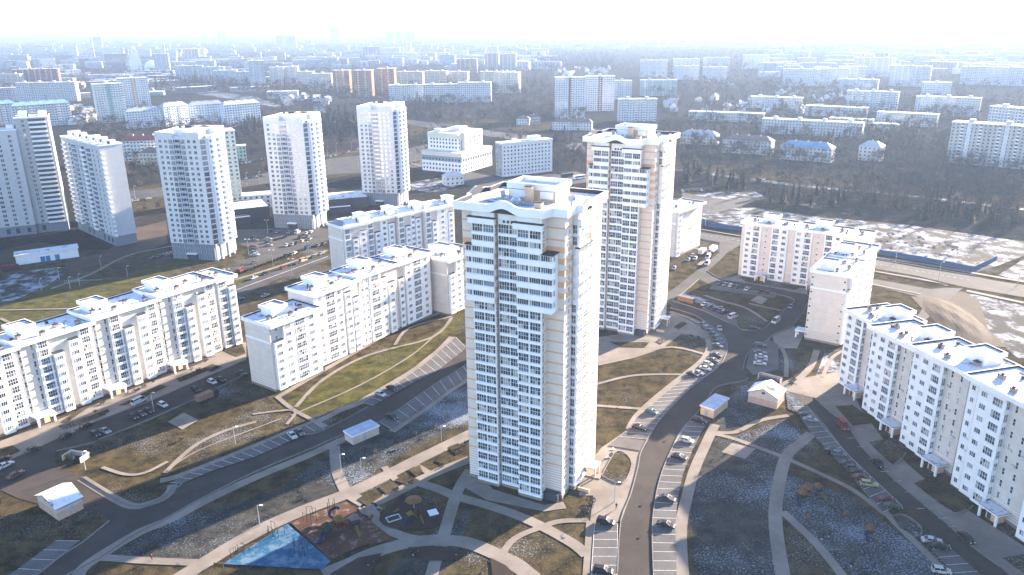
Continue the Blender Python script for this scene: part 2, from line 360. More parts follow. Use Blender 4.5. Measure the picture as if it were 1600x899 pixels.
strips([([(120, 908), (135, 884), (215, 834), (265, 813), (330, 779), (405, 744), (480, 713), (540, 686), (560, 682)], 3.2),
        ([(250, 752), (290, 741), (400, 697), (460, 672), (505, 655), (530, 642)], 2.6), ([(530, 642), (562, 630), (575, 622), (640, 584), (668, 563), (690, 545), (707, 527)], 3.0),
        ([(612, 675), (665, 639), (703, 611), (745, 585)], 2.6), ([(127, 748), (185, 783), (210, 792), (228, 789), (252, 781), (266, 769), (270, 758)], 2.6),
        ([(240, 930), (320, 880), (400, 832), (470, 800), (560, 765), (640, 725), (740, 676)], 4.6), ([(160, 872), (190, 874), (232, 877), (310, 880)], 2.4),
        ([(523, 698), (526, 735), (540, 768)], 3.2), ([(540, 770), (590, 800), (570, 795), (610, 775), (675, 742), (735, 718)], 3.6), ([(600, 730), (620, 752)], 2.0), ([(640, 722), (675, 742)], 2.0),
        ([(575, 790), (598, 822), (640, 842), (690, 845)], 3.0), ([(655, 755), (685, 765), (712, 776), (760, 790), (805, 805), (850, 825), (895, 850), (917, 868)], 3.2),
        ([(735, 735), (722, 755), (712, 776), (700, 815), (690, 850)], 3.2), ([(505, 898), (545, 882), (575, 868), (625, 852), (675, 845), (725, 848), (765, 862), (800, 880), (835, 905)], 4.2),
        ([(782, 870), (805, 842), (850, 823), (878, 815), (920, 814)], 1.8), ([(690, 850), (680, 880), (672, 910)], 3.0), ([(800, 872), (820, 885), (840, 905)], 2.0),
        ([(918, 915), (921, 870), (924, 815)], 2.6), ([(1072, 930), (1066, 892), (1064, 825), (1074, 775), (1085, 735), (1105, 690), (1117, 664)], 3.0),
        ([(1112, 678), (1149, 687), (1221, 714)], 1.8), ([(1115, 676), (1149, 676), (1187, 658), (1232, 650)], 1.8), ([(1268, 678), (1252, 692), (1228, 715), (1214, 775), (1212, 825), (1224, 905)], 3.4),
        ([(1235, 720), (1290, 745), (1335, 768), (1385, 806)], 1.7), ([(1222, 800), (1275, 850), (1320, 905)], 2.4), ([(1255, 648), (1300, 704), (1350, 762), (1395, 814), (1450, 868), (1490, 910)], 2.0),
        ([(985, 672), (1000, 648), (1035, 616), (1070, 588), (1097, 566), (1108, 550), (1108, 532), (1092, 508)], 3.2), ([(932, 601), (975, 590), (1012, 586), (1080, 586)], 1.4), ([(925, 634), (1007, 640)], 1.6),
        ([(932, 567), (992, 554), (1050, 543), (1110, 557)], 1.6), ([(1047, 488), (1075, 497), (1095, 507)], 2.2), ([(945, 527), (985, 531), (1015, 532)], 1.2),
        ([(435, 621), (505, 580), (615, 518), (700, 485)], 2.2), ([(462, 637), (505, 594), (575, 556), (675, 528), (706, 497)], 1.5), ([(617, 540), (640, 513), (706, 495)], 1.4), ([(455, 650), (562, 603), (640, 558), (676, 528)], .8),
        ([(432, 620), (460, 642), (510, 668)], 1.6), ([(395, 648), (460, 642), (448, 664)], 1.2), ([(258, 740), (282, 716), (310, 694), (352, 674), (400, 660)], 1.5), ([(160, 731), (195, 742), (226, 740), (262, 722)], 1.2), ([(262, 735), (310, 705), (400, 670), (440, 655)], .6),
        ([(1130, 480), (1110, 478), (1075, 463)], 1.8), ([(1100, 462), (1130, 472), (1165, 482), (1198, 503)], 1.6), ([(1170, 475), (1220, 486)], 1.4), ([(1115, 444), (1160, 453), (1212, 459)], 1.2),
        ([(1276, 548), (1266, 575), (1240, 600)], 2.4), ([(1325, 545), (1300, 560), (1285, 590)], 1.4), ([(1215, 533), (1228, 560), (1228, 590)], 1.6),
        ([(1363, 424), (1440, 437), (1480, 447)], 1.8), ([(1360, 401), (1440, 413), (1525, 428), (1600, 441)], 3.0), ([(1510, 455), (1600, 474)], 3.0), ([(1358, 444), (1438, 460)], 1.6), ([(1078, 356), (1160, 370)], 1.6), ([(1080, 389), (1110, 394), (1092, 415)], 2.2),
        ([(340, 446), (420, 422), (511, 392)], 2.5), ([(80, 452), (140, 430), (200, 400), (270, 385)], 2), ([(-20, 486), (120, 483)], 1.2), ([(0, 498), (30, 512)], 1.5), ([(100, 440), (160, 438)], 1.5),
        ([(460, 250), (566, 236)], 2), ([(640, 255), (700, 272)], 2.5)], 'footpath', PAVE)
strips([([(100, 661), (155, 626), (240, 594), (325, 562)], 2.2)], 'brick_path', EARTH)
# grass islands inside pavements
sheet([[(91, 667), (160, 645), (166, 649), (100, 673)], [(172, 611), (225, 590), (230, 593), (176, 615)], [(275, 593), (332, 570), (342, 573), (282, 598)], [(185, 635), (250, 602), (262, 605), (200, 633)],
       [(347, 548), (377, 534), (384, 553), (370, 558)], [(0, 702), (20, 697), (32, 706), (0, 720)], [(120, 660), (168, 640), (172, 644), (125, 666)],
       [(1305, 636), (1332, 634), (1370, 662), (1332, 666)], [(1357, 692), (1392, 686), (1412, 690), (1416, 708), (1394, 728)], [(1426, 757), (1445, 750), (1520, 792), (1490, 803)], [(1567, 873), (1600, 867), (1640, 890), (1640, 930), (1610, 905)],
       [(950, 535), (1015, 536), (1007, 544), (970, 543)], [(1052, 512), (1065, 504), (1074, 506), (1060, 516)], [(1024, 535), (1032, 528), (1046, 531), (1032, 539)],
       [(1155, 433), (1165, 441), (1240, 454), (1250, 450), (1200, 440)]], 'lawn', TURF)
sheet([[(1394, 808), (1410, 808), (1436, 822), (1440, 836), (1428, 840), (1405, 825)], [(1228, 612), (1245, 622), (1262, 640), (1254, 650), (1230, 640)]], 'lawn_island', FROSTY)
sheet([[(940, 745), (960, 710), (980, 712), (987, 727), (972, 757)]], 'lawn_bed', STRAW)
sheet([[(558, 782), (586, 764), (598, 776), (574, 792)], [(590, 762), (614, 752), (624, 766), (604, 774)], [(616, 752), (632, 742), (656, 752), (638, 760)], [(638, 735), (656, 728), (660, 738), (650, 746)],
       [(680, 722), (694, 706), (708, 714), (694, 728)], [(700, 700), (716, 694), (728, 704), (712, 712)]], 'planting_bed', STRAW)
# yards with their own surface
sheet([[(348, 883), (449, 820), (517, 878), (505, 891), (470, 890), (385, 885)]], 'sports_court', COURT)
sheet([[(454, 818), (541, 786), (558, 800), (600, 832), (618, 846), (567, 853), (517, 877)], [(1075, 350), (1075, 345), (1080, 350)]], 'playground', SAND)
el = [(641 + 48 * math.cos(a) + 4 * math.sin(2 * a), 808 + 22 * math.sin(a)) for a in [k * math.pi / 10 for k in range(20)]]
sheet([el, [(637, 857), (687, 855), (735, 862), (712, 877), (662, 878)], [(515, 899), (560, 873), (597, 866), (585, 887), (570, 910)], [(766, 873), (790, 885), (805, 900), (770, 905)]], 'bark_bed', BROWN)
# parking bays
P1 = ([(285, 757), (330, 738), (400, 715), (475, 681), (507, 672)], [(266, 756), (297, 741), (400, 700), (452, 677), (490, 661)])
P2 = ([(584, 635), (650, 597), (682, 582), (729, 545)], [(566, 631), (625, 597), (662, 572), (712, 528)])
P3 = ([(592, 661), (650, 622), (687, 597), (735, 566)], [(612, 672), (664, 637), (702, 609), (745, 583)])
P0 = ([(45, 910), (59, 897), (125, 847)], [(5, 905), (30, 890), (87, 847)])
P4 = ([(1010, 688), (1040, 647), (1082, 605), (1122, 575)], [(970, 684), (1002, 648), (1042, 614), (1085, 580)])
P5 = ([(965, 820), (964, 897), (964, 930)], [(929, 820), (924, 897), (922, 930)])
P6 = ([(1076, 660), (1066, 675), (1050, 702), (1035, 737), (1025, 775), (1019, 825), (1021, 897), (1022, 925)], [(1106, 662), (1096, 677), (1082, 705), (1067, 742), (1059, 780), (1055, 825), (1057, 897), (1060, 925)])
P7 = ([(1262, 637), (1292, 675), (1325, 712), (1375, 760), (1407, 790)], [(1238, 637), (1266, 676), (1292, 704), (1336, 752), (1380, 802)])
P8 = ([(1472, 847), (1522, 890), (1540, 908)], [(1445, 850), (1487, 895), (1500, 910)])
sheet([a + b[::-1] for a, b in (P1, P2, P3, P0, P4, P5, P6, P7, P8)] + [[(1092, 506), (1110, 520), (1114, 540), (1108, 556), (1085, 580), (1122, 575), (1136, 550), (1135, 535), (1127, 522), (1102, 504)],
       [(1172, 549), (1200, 532), (1216, 540), (1216, 578), (1177, 588), (1165, 575)], [(1113, 447), (1214, 461), (1210, 467), (1108, 453)], [(967, 684), (1008, 690), (1000, 706), (950, 698)], [(1095, 485), (1100, 480), (1150, 496), (1152, 508), (1135, 504)]], 'parking_bay', BAY)
ZTOP = .004 + LAYER[0] * .002 + .004; CARZ = ZTOP - .03
mb = bay_lines([(*P1, 15), (*P2, 14), (*P3, 11), (*P0, 4), (*P4, 17), (*P5, 8), (*P6, 24), (*P7, 17), (*P8, 5)])
for pl in (P4[0], P5[0], P5[1], P6[0], P7[0]):
    pts = smooth([at(*p) for p in pl], 3); L, R = strip_pts(pts, .14)
    for i in range(len(pts) - 1): mb.face([Vector((v.x, v.y, ZTOP + .004)) for v in (R[i], R[i + 1], L[i + 1], L[i])])
def dash(p, q, wd=.15, n=1, fill=.5):
    p, q = at(*p), at(*q)
    for i in range(n):
        a = p + (q - p) * (i / n); b = p + (q - p) * ((i + (fill if n > 1 else 1)) / n); L, R = strip_pts([a, b], wd)
        mb.face([Vector((v.x, v.y, ZTOP + .008)) for v in (R[0], R[1], L[1], L[0])])
dash((359, 458), (512, 402), .5); dash((250, 513), (340, 469), .5); dash((1366, 413), (1520, 440), .2, 16); dash((1077, 365), (1160, 378), .2, 10); dash((200, 306), (500, 262), .2, 20); dash((640, 240), (690, 226), .2, 6); dash((700, 200), (910, 230), .25, 20)
for (px, py) in ((957, 703), (949, 716)):
    p = at(px, py); mb.face([(p.x - .9, p.y - .5, ZTOP + .01), (p.x + .9, p.y - .5, ZTOP + .01), (p.x + .3, p.y + .9, ZTOP + .01)])
for (x, y) in ((1328, 690), (1345, 703), (1362, 722), (1380, 742), (1400, 757), (1419, 774), (1437, 800), (1470, 815), (1486, 828)):
    dash((x - 5, y - 3), (x + 8, y - 4), .15)
tag(mb.build('road_marking', PAINT), kind='structure')
kerbs([A1L, A1U[:5], A1U[6:8], A1U[10:13], BL[1:], BR[1:12], BR[12:], B_IN, [(128, 747), (185, 782), (210, 792), (235, 788), (262, 772), (271, 758)], [(92, 685), (150, 660), (237, 627), (300, 600), (385, 563)], [(88, 706), (140, 694), (162, 685), (237, 655), (325, 615), (377, 589)],
       [(1259, 634), (1285, 662), (1314, 700)], [(1272, 622), (1297, 645), (1323, 665), (1346, 699), (1392, 746), (1440, 787), (1478, 818), (1512, 850), (1564, 888)], [(940, 745), (960, 710), (975, 709), (987, 727), (972, 757), (940, 745)],
       [(1357, 692), (1394, 728), (1416, 708)], [(1426, 757), (1490, 803), (1520, 792)], [(1567, 873), (1600, 867)], [(1394, 808), (1412, 806), (1436, 822), (1440, 836), (1428, 840)], [(1363, 425), (1480, 446)], [(1366, 405), (1525, 432)], [(1105, 424), (1126, 436), (1153, 431)], [(1092, 437), (1070, 456), (1050, 471)]])

# ------------------------------------------------------------------ windows
WCACHE = {}
def win_mesh(wd, h, cols, rows):
    k = (wd, h, cols, rows)
    if k in WCACHE: return WCACHE[k]
    fr = MB(); b, mu, y0, y1 = .09, .065, -.12, .02
    fr.box(-wd / 2, wd / 2, y0, y1, 0, b); fr.box(-wd / 2, wd / 2, y0, y1, h - b, h)
    fr.box(-wd / 2, -wd / 2 + b, y0, y1, b, h - b); fr.box(wd / 2 - b, wd / 2, y0, y1, b, h - b)
    iw, ih = wd - 2 * b, h - 2 * b
    for i in range(1, cols):
        x = -wd / 2 + b + iw * i / cols; fr.box(x - mu / 2, x + mu / 2, y0 + .01, y1, b, h - b)
    for j in range(1, rows):
        z = b + ih * j / rows; fr.box(-wd / 2 + b, wd / 2 - b, y0 + .02, y1, z - mu / 2, z + mu / 2)
    fm = fr.mesh('window_frame', FRAME); panes = []
    for v in range(7):
        pb = MB(); dim = 0 if v < 4 else v - 3
        for i in range(cols):
            for j in range(rows):
                x0 = -wd / 2 + b + iw * i / cols; x1 = x0 + iw / cols; z0 = b + ih * j / rows; z1 = z0 + ih / rows
                q = rnd(); mi = 0 if q < .5 else (1 if q < .72 else (3 if q < .9 else 2))
                if dim == 1 and rnd() < .85: mi = 0
                if dim == 2 and rnd() < .7: mi = 2
                if dim == 3 and rnd() < .85: mi = 3
                t = uni(-.012, .012); s = uni(-.02, .02)
                pb.face([(x0, -.05 + t, z0), (x1, -.05 + s, z0), (x1, -.05 + s - t, z1), (x0, -.05 - s * .5, z1)], mi)
        panes.append(pb.mesh('window_pane', GL))
    WCACHE[k] = (fm, panes); return WCACHE[k]
W3 = (1.9, 1.5, 3, 1); W2 = (1.2, 1.45, 2, 1); W1 = (.75, 1.5, 1, 1); G4 = (4.2, 2.25, 5, 2); G3 = (2.9, 2.25, 4, 2); T3 = (2.95, 2.28, 4, 2); S3 = (3.05, 1.5, 5, 1); R1 = (1.3, 2.28, 2, 2); N1 = (.85, 2.0, 1, 2); SQ = (.9, .9, 1, 1)
def window(P, spec, x, y, z, rz=0.0, name='window'):
    fm, panes = win_mesh(*spec)
    o = link(name, fm, P, (x, y, z), rz)
    link('pane', random.choice(panes), o)
    return o

# ------------------------------------------------------------------ the two cream towers
FH, Z0, NF = 2.93, 1.2, 26
def build_tower(label, loc, rz):
    T = thing('apartment_tower', label, 'apartment tower', loc, rz, 'cream apartment towers beside the curving road')
    b = MB()
    foot = [(-27.6, -1.2), (-24.2, -1.2), (-24.2, -2.3), (-17.9, -2.3), (-17.9, -.6), (-17.3, -.6), (-17.3, -1.4), (-11.2, -1.4), (-11.2, -3.3), (-4.6, -3.3), (-4.6, 0),
            (0, 0), (0, 4.7), (-.7, 4.7), (-.7, 5.4), (1.3, 5.4), (1.3, 12.4), (-.5, 12.4), (-.5, 15.5), (.8, 15.5), (.8, 22.6), (-27.6, 22.6), (-27.6, 15), (-29, 15), (-29, 6), (-27.6, 6)]
    ed = [0, 0, 1, 0, 2, 0, 1, 1, 1, 0, 0, 0, 0, 0, 1, 1, 0, 2, 0, 0, 0, 0, 0, 1, 0, 0]
    b.prism(foot, 0, 77.5, 0, 0, ed)
    b.build('wall', [CREAM_T, WHITE, CREAM_T], T)
    p = MB(); p.prism([(q[0] * 1.004 + (.06 if q[0] > -1 else 0), q[1] - .08) for q in foot], -.1, 1.05, 0); p.build('plinth', PLINTH, T)
    # glazing, floor by floor
    bal = {}
    def balcony(xa, xb, y, z, h, out, xr=None):
        k = (round(xb - xa, 2), h, out)
        if k not in bal:
            q = MB(); q.box(0, xb - xa, -out, .02, 0, h); q.box(-.06, xb - xa + .06, -out - .07, .02, h, h + .08); bal[k] = q.mesh('balcony', WHITE)
        link('balcony', bal[k], T, (xa, y, z))
    def band(mbx, pts): pass
    for f in range(NF - 1):
        z = Z0 + f * FH
        wide = 18 <= f <= 22; top = f >= 23
        if f == 25: continue
        # bay 1 and bay 3
        for (xa, xb, y, ws, ex) in ((-24.2, -17.9, -2.3, (-22.6, -19.5), (-1.9, 0)), (-11.2, -4.6, -3.3, (-9.55, -6.3), (0, 2.9))):
            if wide:
                balcony(xa + ex[0], xb + ex[1], y - .25, z - .2, 1.35, .35)
                for x in ws: window(T, S3, x, y - .22, z + 1.2, name='loggia_glazing')
                if ex[0] < 0: window(T, (1.6, 1.45, 2, 1), xa - .95, y - .22, z + 1.2, name='loggia_glazing')
                else: window(T, S3, xb + 1.4, y - .22, z + 1.2, name='loggia_glazing')
            else:
                h = .5 if f < 24 else .5
                tall = (f != 23)
                balcony(xa - .05, xb + .15, y, z - .2, .62 if tall else 1.3, .32)
                for x in ws: window(T, T3 if tall else S3, x, y, z + (.52 if tall else 1.15), name='loggia_glazing')
            window(T, R1 if not (wide or f == 23) else (1.1, 1.45, 2, 1), xb + (ex[1] if wide else 0) + .02, y + .75, z + (.52 if not (wide or f == 23) else 1.2), math.pi / 2, 'side_glazing')
        balcony(-17.2, -11.25, -1.4, z - .2, .62, .3)
        for x in (-15.75, -12.75): window(T, T3, x, -1.4, z + .52, name='loggia_glazing')
        # right side
        window(T, W2, .02, 2.5, z + 1.0, math.pi / 2); window(T, W2, .82, 19.2, z + 1.0, math.pi / 2)
        q = MB()
        if wide:
            if ('rw',) not in bal: q.box(-1.2, .55, 5.0, 13.9, 0, 1.35); bal[('rw',)] = q.mesh('balcony', WHITE)
            link('balcony', bal[('rw',)], T, (1.3, 0, z - .2))
            for y in (6.9, 9.9, 12.6): window(T, S3, 1.56, y, z + 1.2, math.pi / 2, 'side_loggia')
        else:
            if ('rn',) not in bal: q.box(-.1, .4, 5.3, 12.55, 0, .62); bal[('rn',)] = q.mesh('balcony', WHITE)
            link('balcony', bal[('rn',)], T, (1.3, 0, z - .2))
            for y in (7.2, 10.6): window(T, T3, 1.32, y, z + .52, math.pi / 2, 'side_loggia')
            window(T, R1, .35, 5.4, z + .52, 0, 'side_glazing')
    # widened storeys: walls behind the wrap-around glazing, caps and notches
    u = MB(); za, zb = Z0 + 18 * FH - .2, Z0 + 23 * FH - .2
    u.box(-26.05, -24.15, -2.48, -1.15, za, zb, 0, 1); u.box(-4.65, -1.75, -3.5, .05, za, zb, 0, 1); u.box(.7, 1.52, 5.1, 13.8, za, zb, 0, 1)
    u.box(-24.1, -17.95, -2.49, -2.25, za, zb, 0); u.box(-11.15, -4.6, -3.51, -3.25, za, zb, 0)
    u.box(-26.3, -24.1, -2.75, -1.1, zb, zb + .3, 1); u.box(-4.7, -1.5, -3.8, .05, zb, zb + .3, 1)
    u.box(.6, 1.9, 4.9, 14.1, zb, zb + .28, 1)
    zc = Z0 + 25 * FH - .25
    for (xa, xb, y) in ((-24.9, -17.5, -2.3), (-11.9, -4.2, -3.3)):
        u.box(xa, xb, y - .9, y + .1, zc, zc + 1.5, 0); u.box(xa - .15, xb + .15, y - 1.05, y + .1, zc + 1.5, zc + 1.75, 1)
    u.box(1.1, 2.1, 5.1, 12.8, zc, zc + 1.5, 0); u.box(1.1, 2.25, 4.95, 12.95, zc + 1.5, zc + 1.7, 2)
    u.build('upper_bay', [WHITE, DARK, SNOW], T)
    for x in (-15.6, -14.5, -13.4): window(T, SQ, x, -1.4, zc + .35)
    # roof: thick wavy fascia round a snowy deck
    out = [(-28.6, -3.5), (-24, -3.5), (-20, -3.5), (-10, -4.2), (-3.9, -4.2), (-2.8, -1.0), (1.0, -1.0), (1.0, 4.6), (2.5, 5.0), (2.5, 13.2), (1.9, 15), (1.9, 23.8), (-10, 23.8), (-18, 23.8), (-28.9, 23.8), (-28.9, 16), (-30.2, 15.2), (-30.2, 5.8), (-28.9, 5)]
    R = MB(); pts = []
    n = len(out)
    for i in range(n):
        a, c2 = Vector(out[i] + (0,)), Vector(out[(i + 1) % n] + (0,)); L = (c2 - a).length; k = max(1, int(L / .8))
        for j in range(k): pts.append(a + (c2 - a) * (j / k))
    def bump(p):
        if p.y < -3 and -19.5 < p.x < -10: return .9 * (1 + math.cos((p.x + 14.7) / 4.8 * math.pi)) * .75
        if p.x > .9 and 5 < p.y < 13.2: return .55 * (1 + math.cos((p.y - 9.1) / 4.1 * math.pi))
        if p.x < -28 and 6 < p.y < 15: return .9 * (1 + math.cos((p.y - 10.5) / 4.5 * math.pi)) * .6
        return 0
    cx, cy = -14, 9.5; m2 = len(pts); zl, zh = 77.35, 79.4
    def inset(p): return Vector((p.x + (.55 if p.x < cx else -.55) * (abs(p.x - cx) > 6), p.y + (.55 if p.y < cy else -.55) * (abs(p.y - cy) > 4), 0))
    for i in range(m2):
        p, q2 = pts[i], pts[(i + 1) % m2]; bp, bq = bump(p), bump(q2); pi_, qi = inset(p), inset(q2)
        v = lambda s, z: (s.x, s.y, z)
        R.face([v(p, zl + bp), v(q2, zl + bq), v(q2, zh + bq), v(p, zh + bp)], 0)
        R.face([v(p, zh + bp), v(q2, zh + bq), v(qi, zh + bq), v(pi_, zh + bp)], 1)
        R.face([v(qi, zl), v(pi_, zl), v(pi_, zh + bp), v(qi, zh + bq)], 2)
        R.face([v(q2, zl + bq), v(p, zl + bp), v(pi_, zl + bp), v(qi, zl + bq)], 0)
    roof = R.build('roof', [WHITE, SNOW, TAR_SHADE], T)
    D = MB(); D.face([(q.x, q.y, 78.3) for q in [inset(q) for q in pts]], 0); D.build('roof_deck', SNOW, roof)
    # lift room, chimneys, ducts
    Hh = MB(); Hh.box(-19.5, -6.5, 9, 18, 78.2, 81.2, 0); Hh.box(-19.9, -6.1, 8.6, 18.4, 81.2, 81.6, 1, 2)
    for (a_, b_, c_, d_) in ((-19.9, -6.1, 8.6, 9.1), (-19.9, -6.1, 17.9, 18.4), (-19.9, -19.4, 9.1, 17.9), (-6.6, -6.1, 9.1, 17.9)): Hh.box(a_, b_, c_, d_, 81.6, 82.7, 1, 2)
    Hh.box(-19, -14.2, 8.4, 8.9, 79.2, 81.0, 1); Hh.box(-10.5, -7, 8.4, 8.9, 79.2, 81.0, 1); Hh.build('lift_room', [ORANGE, WHITE, SNOW], T)
    for (x, y, h) in ((-12.6, 6.8, 4.2), (-7.2, .6, 1.9), (-16, 19.5, 2.4), (-20.5, 14, 2.2)):
        cb = MB(); cb.box(x - .9, x + .9, y - .7, y + .7, 78.2, 78.2 + h, 0); cb.box(x - 1.05, x + 1.05, y - .85, y + .85, 78.2 + h, 78.4 + h, 1); cb.build('chimney', [ORANGE, DARK], T)
    vb = MB(); steel = METAL
    vb.cyl(0, 0, 0, 1.1, 1.0, 12, 0); vb.cyl(0, 0, 1.1, 1.9, 1.35, 12, 0, .9); vb.box(-.2, 4.6, -.45, .45, .1, .85, 0); vb.build('roof_fan', [steel], T, (-14.8, 3.6, 78.32))
    for (x, y, rz2) in ((-19.9, 6.4, .6), (-1.8, 8, 1.2)):
        cb = MB(); cb.tube((0, 0, 0), (0, 0, 1.2), .25, .25, 8); cb.tube((-.5, 0, 1.7), (.6, 0, 1.9), .85, .85, 12); cb.build('vent_cowl', [GREYROOF], T, (x, y, 78.3), rz2)
    # base: entrance canopy on the sunny side, covered cellar steps at the corner
    e = MB(); e.box(.9, 4.8, 12.6, 16.4, 3.3, 3.65, 0, 1); e.box(4.2, 4.6, 12.8, 13.2, 0, 3.3, 2); e.box(4.2, 4.6, 15.8, 16.2, 0, 3.3, 2); e.box(1.2, 5.8, 13, 16, 0, .35, 3)
    e.box(-.45, -.3, 13, 15, .35, 2.8, 3); e.box(2.2, 5.5, 5.6, 6.0, 0, 1.0, 2); e.build('entrance_canopy', [WHITE, SNOW, ORANGE, PLINTH], T)
    e = MB(); e.prism([(-4.4, -2.2), (-.4, -2.2), (-.4, -.05), (-4.4, -.05)], 0, 2.0, 0, 0); e.box(-4.5, -.3, -2.3, -.05, 2.0, 2.15, 0); e.build('cellar_entrance', [DARK], T)
    return T
METAL = plain('zinc_duct', (.5, .52, .55), .3, .1, 2, .9)
TW_RZ = math.atan2(-.453, .8915)
c1 = at(878, 785) + Vector((.8915, -.453, 0)) * -.6 + Vector((.453, .8915, 0)) * 1.4
c2_ = at(1010, 526) + Vector((.8915, -.453, 0)) * -.3 + Vector((.453, .8915, 0)) * 1.2
t1 = build_tower('tall cream and white tower in the middle, nearest to the camera', (c1.x, c1.y, 0), TW_RZ)
t2 = copy_tree(t1); t2.location = (c2_.x, c2_.y, 0)
t2.rotation_euler.z = TW_RZ - math.radians(2); t2['label'] = 'tall cream tower with orange bands standing behind the nearest tower, beside the bending road'

# ------------------------------------------------------------------ mid-rise rows
CHIM = None
VM = {}
def vent_mesh(k):
    k %= 3
    if k not in VM:
        b = MB()
        if k == 0: b.box(-.35, .35, -.35, .35, 0, .7, 0); b.box(-.45, .45, -.45, .45, .7, .8, 0)
        elif k == 1: b.cyl(0, 0, 0, .9, .18, 8); b.cyl(0, 0, .9, 1.1, .3, 8)
        else: b.box(-1.6, 1.6, -.3, .3, 0, .18, 0)
        VM[k] = b.mesh('roof_vent', [TAR_SHADE])
    return VM[k]
def ac_mesh():
    if 'ac' not in VM: b = MB(); b.box(-.42, .42, -.38, 0, 0, .6); VM['ac'] = b.mesh('air_conditioner', [plain('ac_casing', (.5, .5, .5), .6)])
    return VM['ac']
def chimney(T, x, y, z):
    global CHIM
    if CHIM is None:
        cb = MB(); cb.box(-.75, .75, -.5, .5, 0, 1.1, 0); cb.box(-.9, .9, -.65, .65, 1.1, 1.3, 1); cb.box(-.3, .3, -.2, .2, 1.3, 1.7, 1); CHIM = cb.mesh('chimney', [plain('chimney_brick', (.30, .25, .22), .9, .2, 2), DARK])
    link('chimney', CHIM, T, (x, y, z))
def roof_slab(T, x0, x1, y0, y1, z, name='roof', rim=.55, over=.7):
    b = MB(); X0, X1, Y0, Y1 = x0 - over, x1 + over, y0 - over, y1 + over
    b.box(X0, X1, Y0, Y1, z, z + .75, 0, 1)
    i_ = .1; zr = z + .752
    for q in ((X0, X1, Y0, Y0 + i_), (X0, X1, Y1 - i_, Y1), (X0, X0 + i_, Y0 + i_, Y1 - i_), (X1 - i_, X1, Y0 + i_, Y1 - i_)): b.box(*q, zr, zr + rim, 0, 0)
    X0, X1, Y0, Y1 = X0 + i_, X1 - i_, Y0 + i_, Y1 - i_; e = .35
    for q in ((X0, X1, Y0, Y0 + e), (X0, X1, Y1 - e, Y1), (X0, X0 + e, Y0 + e, Y1 - e), (X1 - e, X1, Y0 + e, Y1 - e)): b.box(*q, zr, zr + rim - .01, 2, 1)
    return b.build(name, [WHITE, SNOW, TAR_SHADE], T)
def section(T, x0, y0, L, D, nf, fh, elems, mats, z0=1.0, pent=True, gable=None, wname='window', bands=False, zfac=None, chim=3, eave_out=1.3):
    H = z0 + nf * fh + .15; w_ = MB()
    w_.box(x0, x0 + L, y0, y0 + D, 0, H, 0)
    w_.box(x0 - .05, x0 + L + .05, y0 - .07, y0 + D + .07, -.1, .8, 2)
    for e in elems:
        xa, xb, o, n, mi = e[:5]; n = min(n, nf)
        zt = H if n >= nf else z0 + n * fh + .35
        if o > 0: w_.box(x0 + xa, x0 + xb, y0 - o, y0, .55, zt - (.02 if n >= nf else 0), mi, None)
        if o > 0 and n < nf: w_.box(x0 + xa - .15, x0 + xb + .15, y0 - o - .15, y0 - .02, zt, zt + .22, 3)
        for wn in e[5]:
            xc, spec = wn[0], wn[1]; skip = wn[2] if len(wn) > 2 else 0
            for k in range(skip, n):
                window(T, spec, x0 + xc, y0 - max(o, 0), z0 + k * fh + (.75 if spec[1] < 1.8 else .4), 0, wname)
        if len(e) > 6:   # open balcony slabs or side glazing
            for k in range(n):
                z = z0 + k * fh
                w_.box(x0 + xa - .25, x0 + xb + .25, y0 - o - .3, y0 - o + .05 if o > 0 else y0, z - .12, z + (.42 if e[6] == 'b' else .1), 1)
    if bands: w_.box(x0 - .12, x0, y0 - .1, y0 + D + .1, H - 2 * fh - .5, H - 2 * fh + .25, 1)
    w_.build('wall', [mats[0], WHITE, PLINTH, DARK, ORANGE], T)
    roof_slab(T, x0, x0 + L, y0 - eave_out, y0 + D, H)
    if pent:
        px = x0 + (pent if not isinstance(pent, bool) else L * .5)
        b = MB(); b.box(px - 3, px + 3, y0 + D * .42, y0 + D * .85, H + .6, H + 3.0, 0); b.build('stair_head', [WHITE], T)
        roof_slab(T, px - 3, px + 3, y0 + D * .42, y0 + D * .85, H + 3.0, 'stair_head_roof', .45, .6)
    for k in range(chim): chimney(T, x0 + L * (k + .6) / (chim + .2), y0 + (1.6 if k % 2 else D * .36), H + .7)
    for k in range(int(L / 3.5)):
        vx, vy = x0 + uni(1, L - 1), y0 + uni(1.5, D - 1.5)
        link('roof_vent', vent_mesh(k), T, (vx, vy, H + .75))
    for k in range(max(0, int(L / 2.6))):
        link('air_conditioner', ac_mesh(), T, (x0 + uni(.3, L - .3), y0 - .03, z0 + fh * random.randrange(nf) + .5))
    if gable:
        for (ga, gb, gh) in gable:
            gm = MB(); n = 14
            P = [(x0 + ga + (gb - ga) * i / n, gh * .5 * (1 - math.cos(2 * math.pi * i / n))) for i in range(n + 1)]
            ya, yb = y0 - eave_out - .75, y0 - eave_out + 1.8
            for i in range(n):
                (xa, ha), (xb, hb) = P[i], P[i + 1]; zb = H + .6
                gm.face([(xa, ya, zb), (xb, ya, zb), (xb, ya, zb + .5 + hb), (xa, ya, zb + .5 + ha)], 0)
                gm.face([(xa, ya, zb + .5 + ha), (xb, ya, zb + .5 + hb), (xb, yb, zb + .3), (xa, yb, zb + .3)], 1)
            gm.build('gable', [WHITE, SNOW], T)
    return H
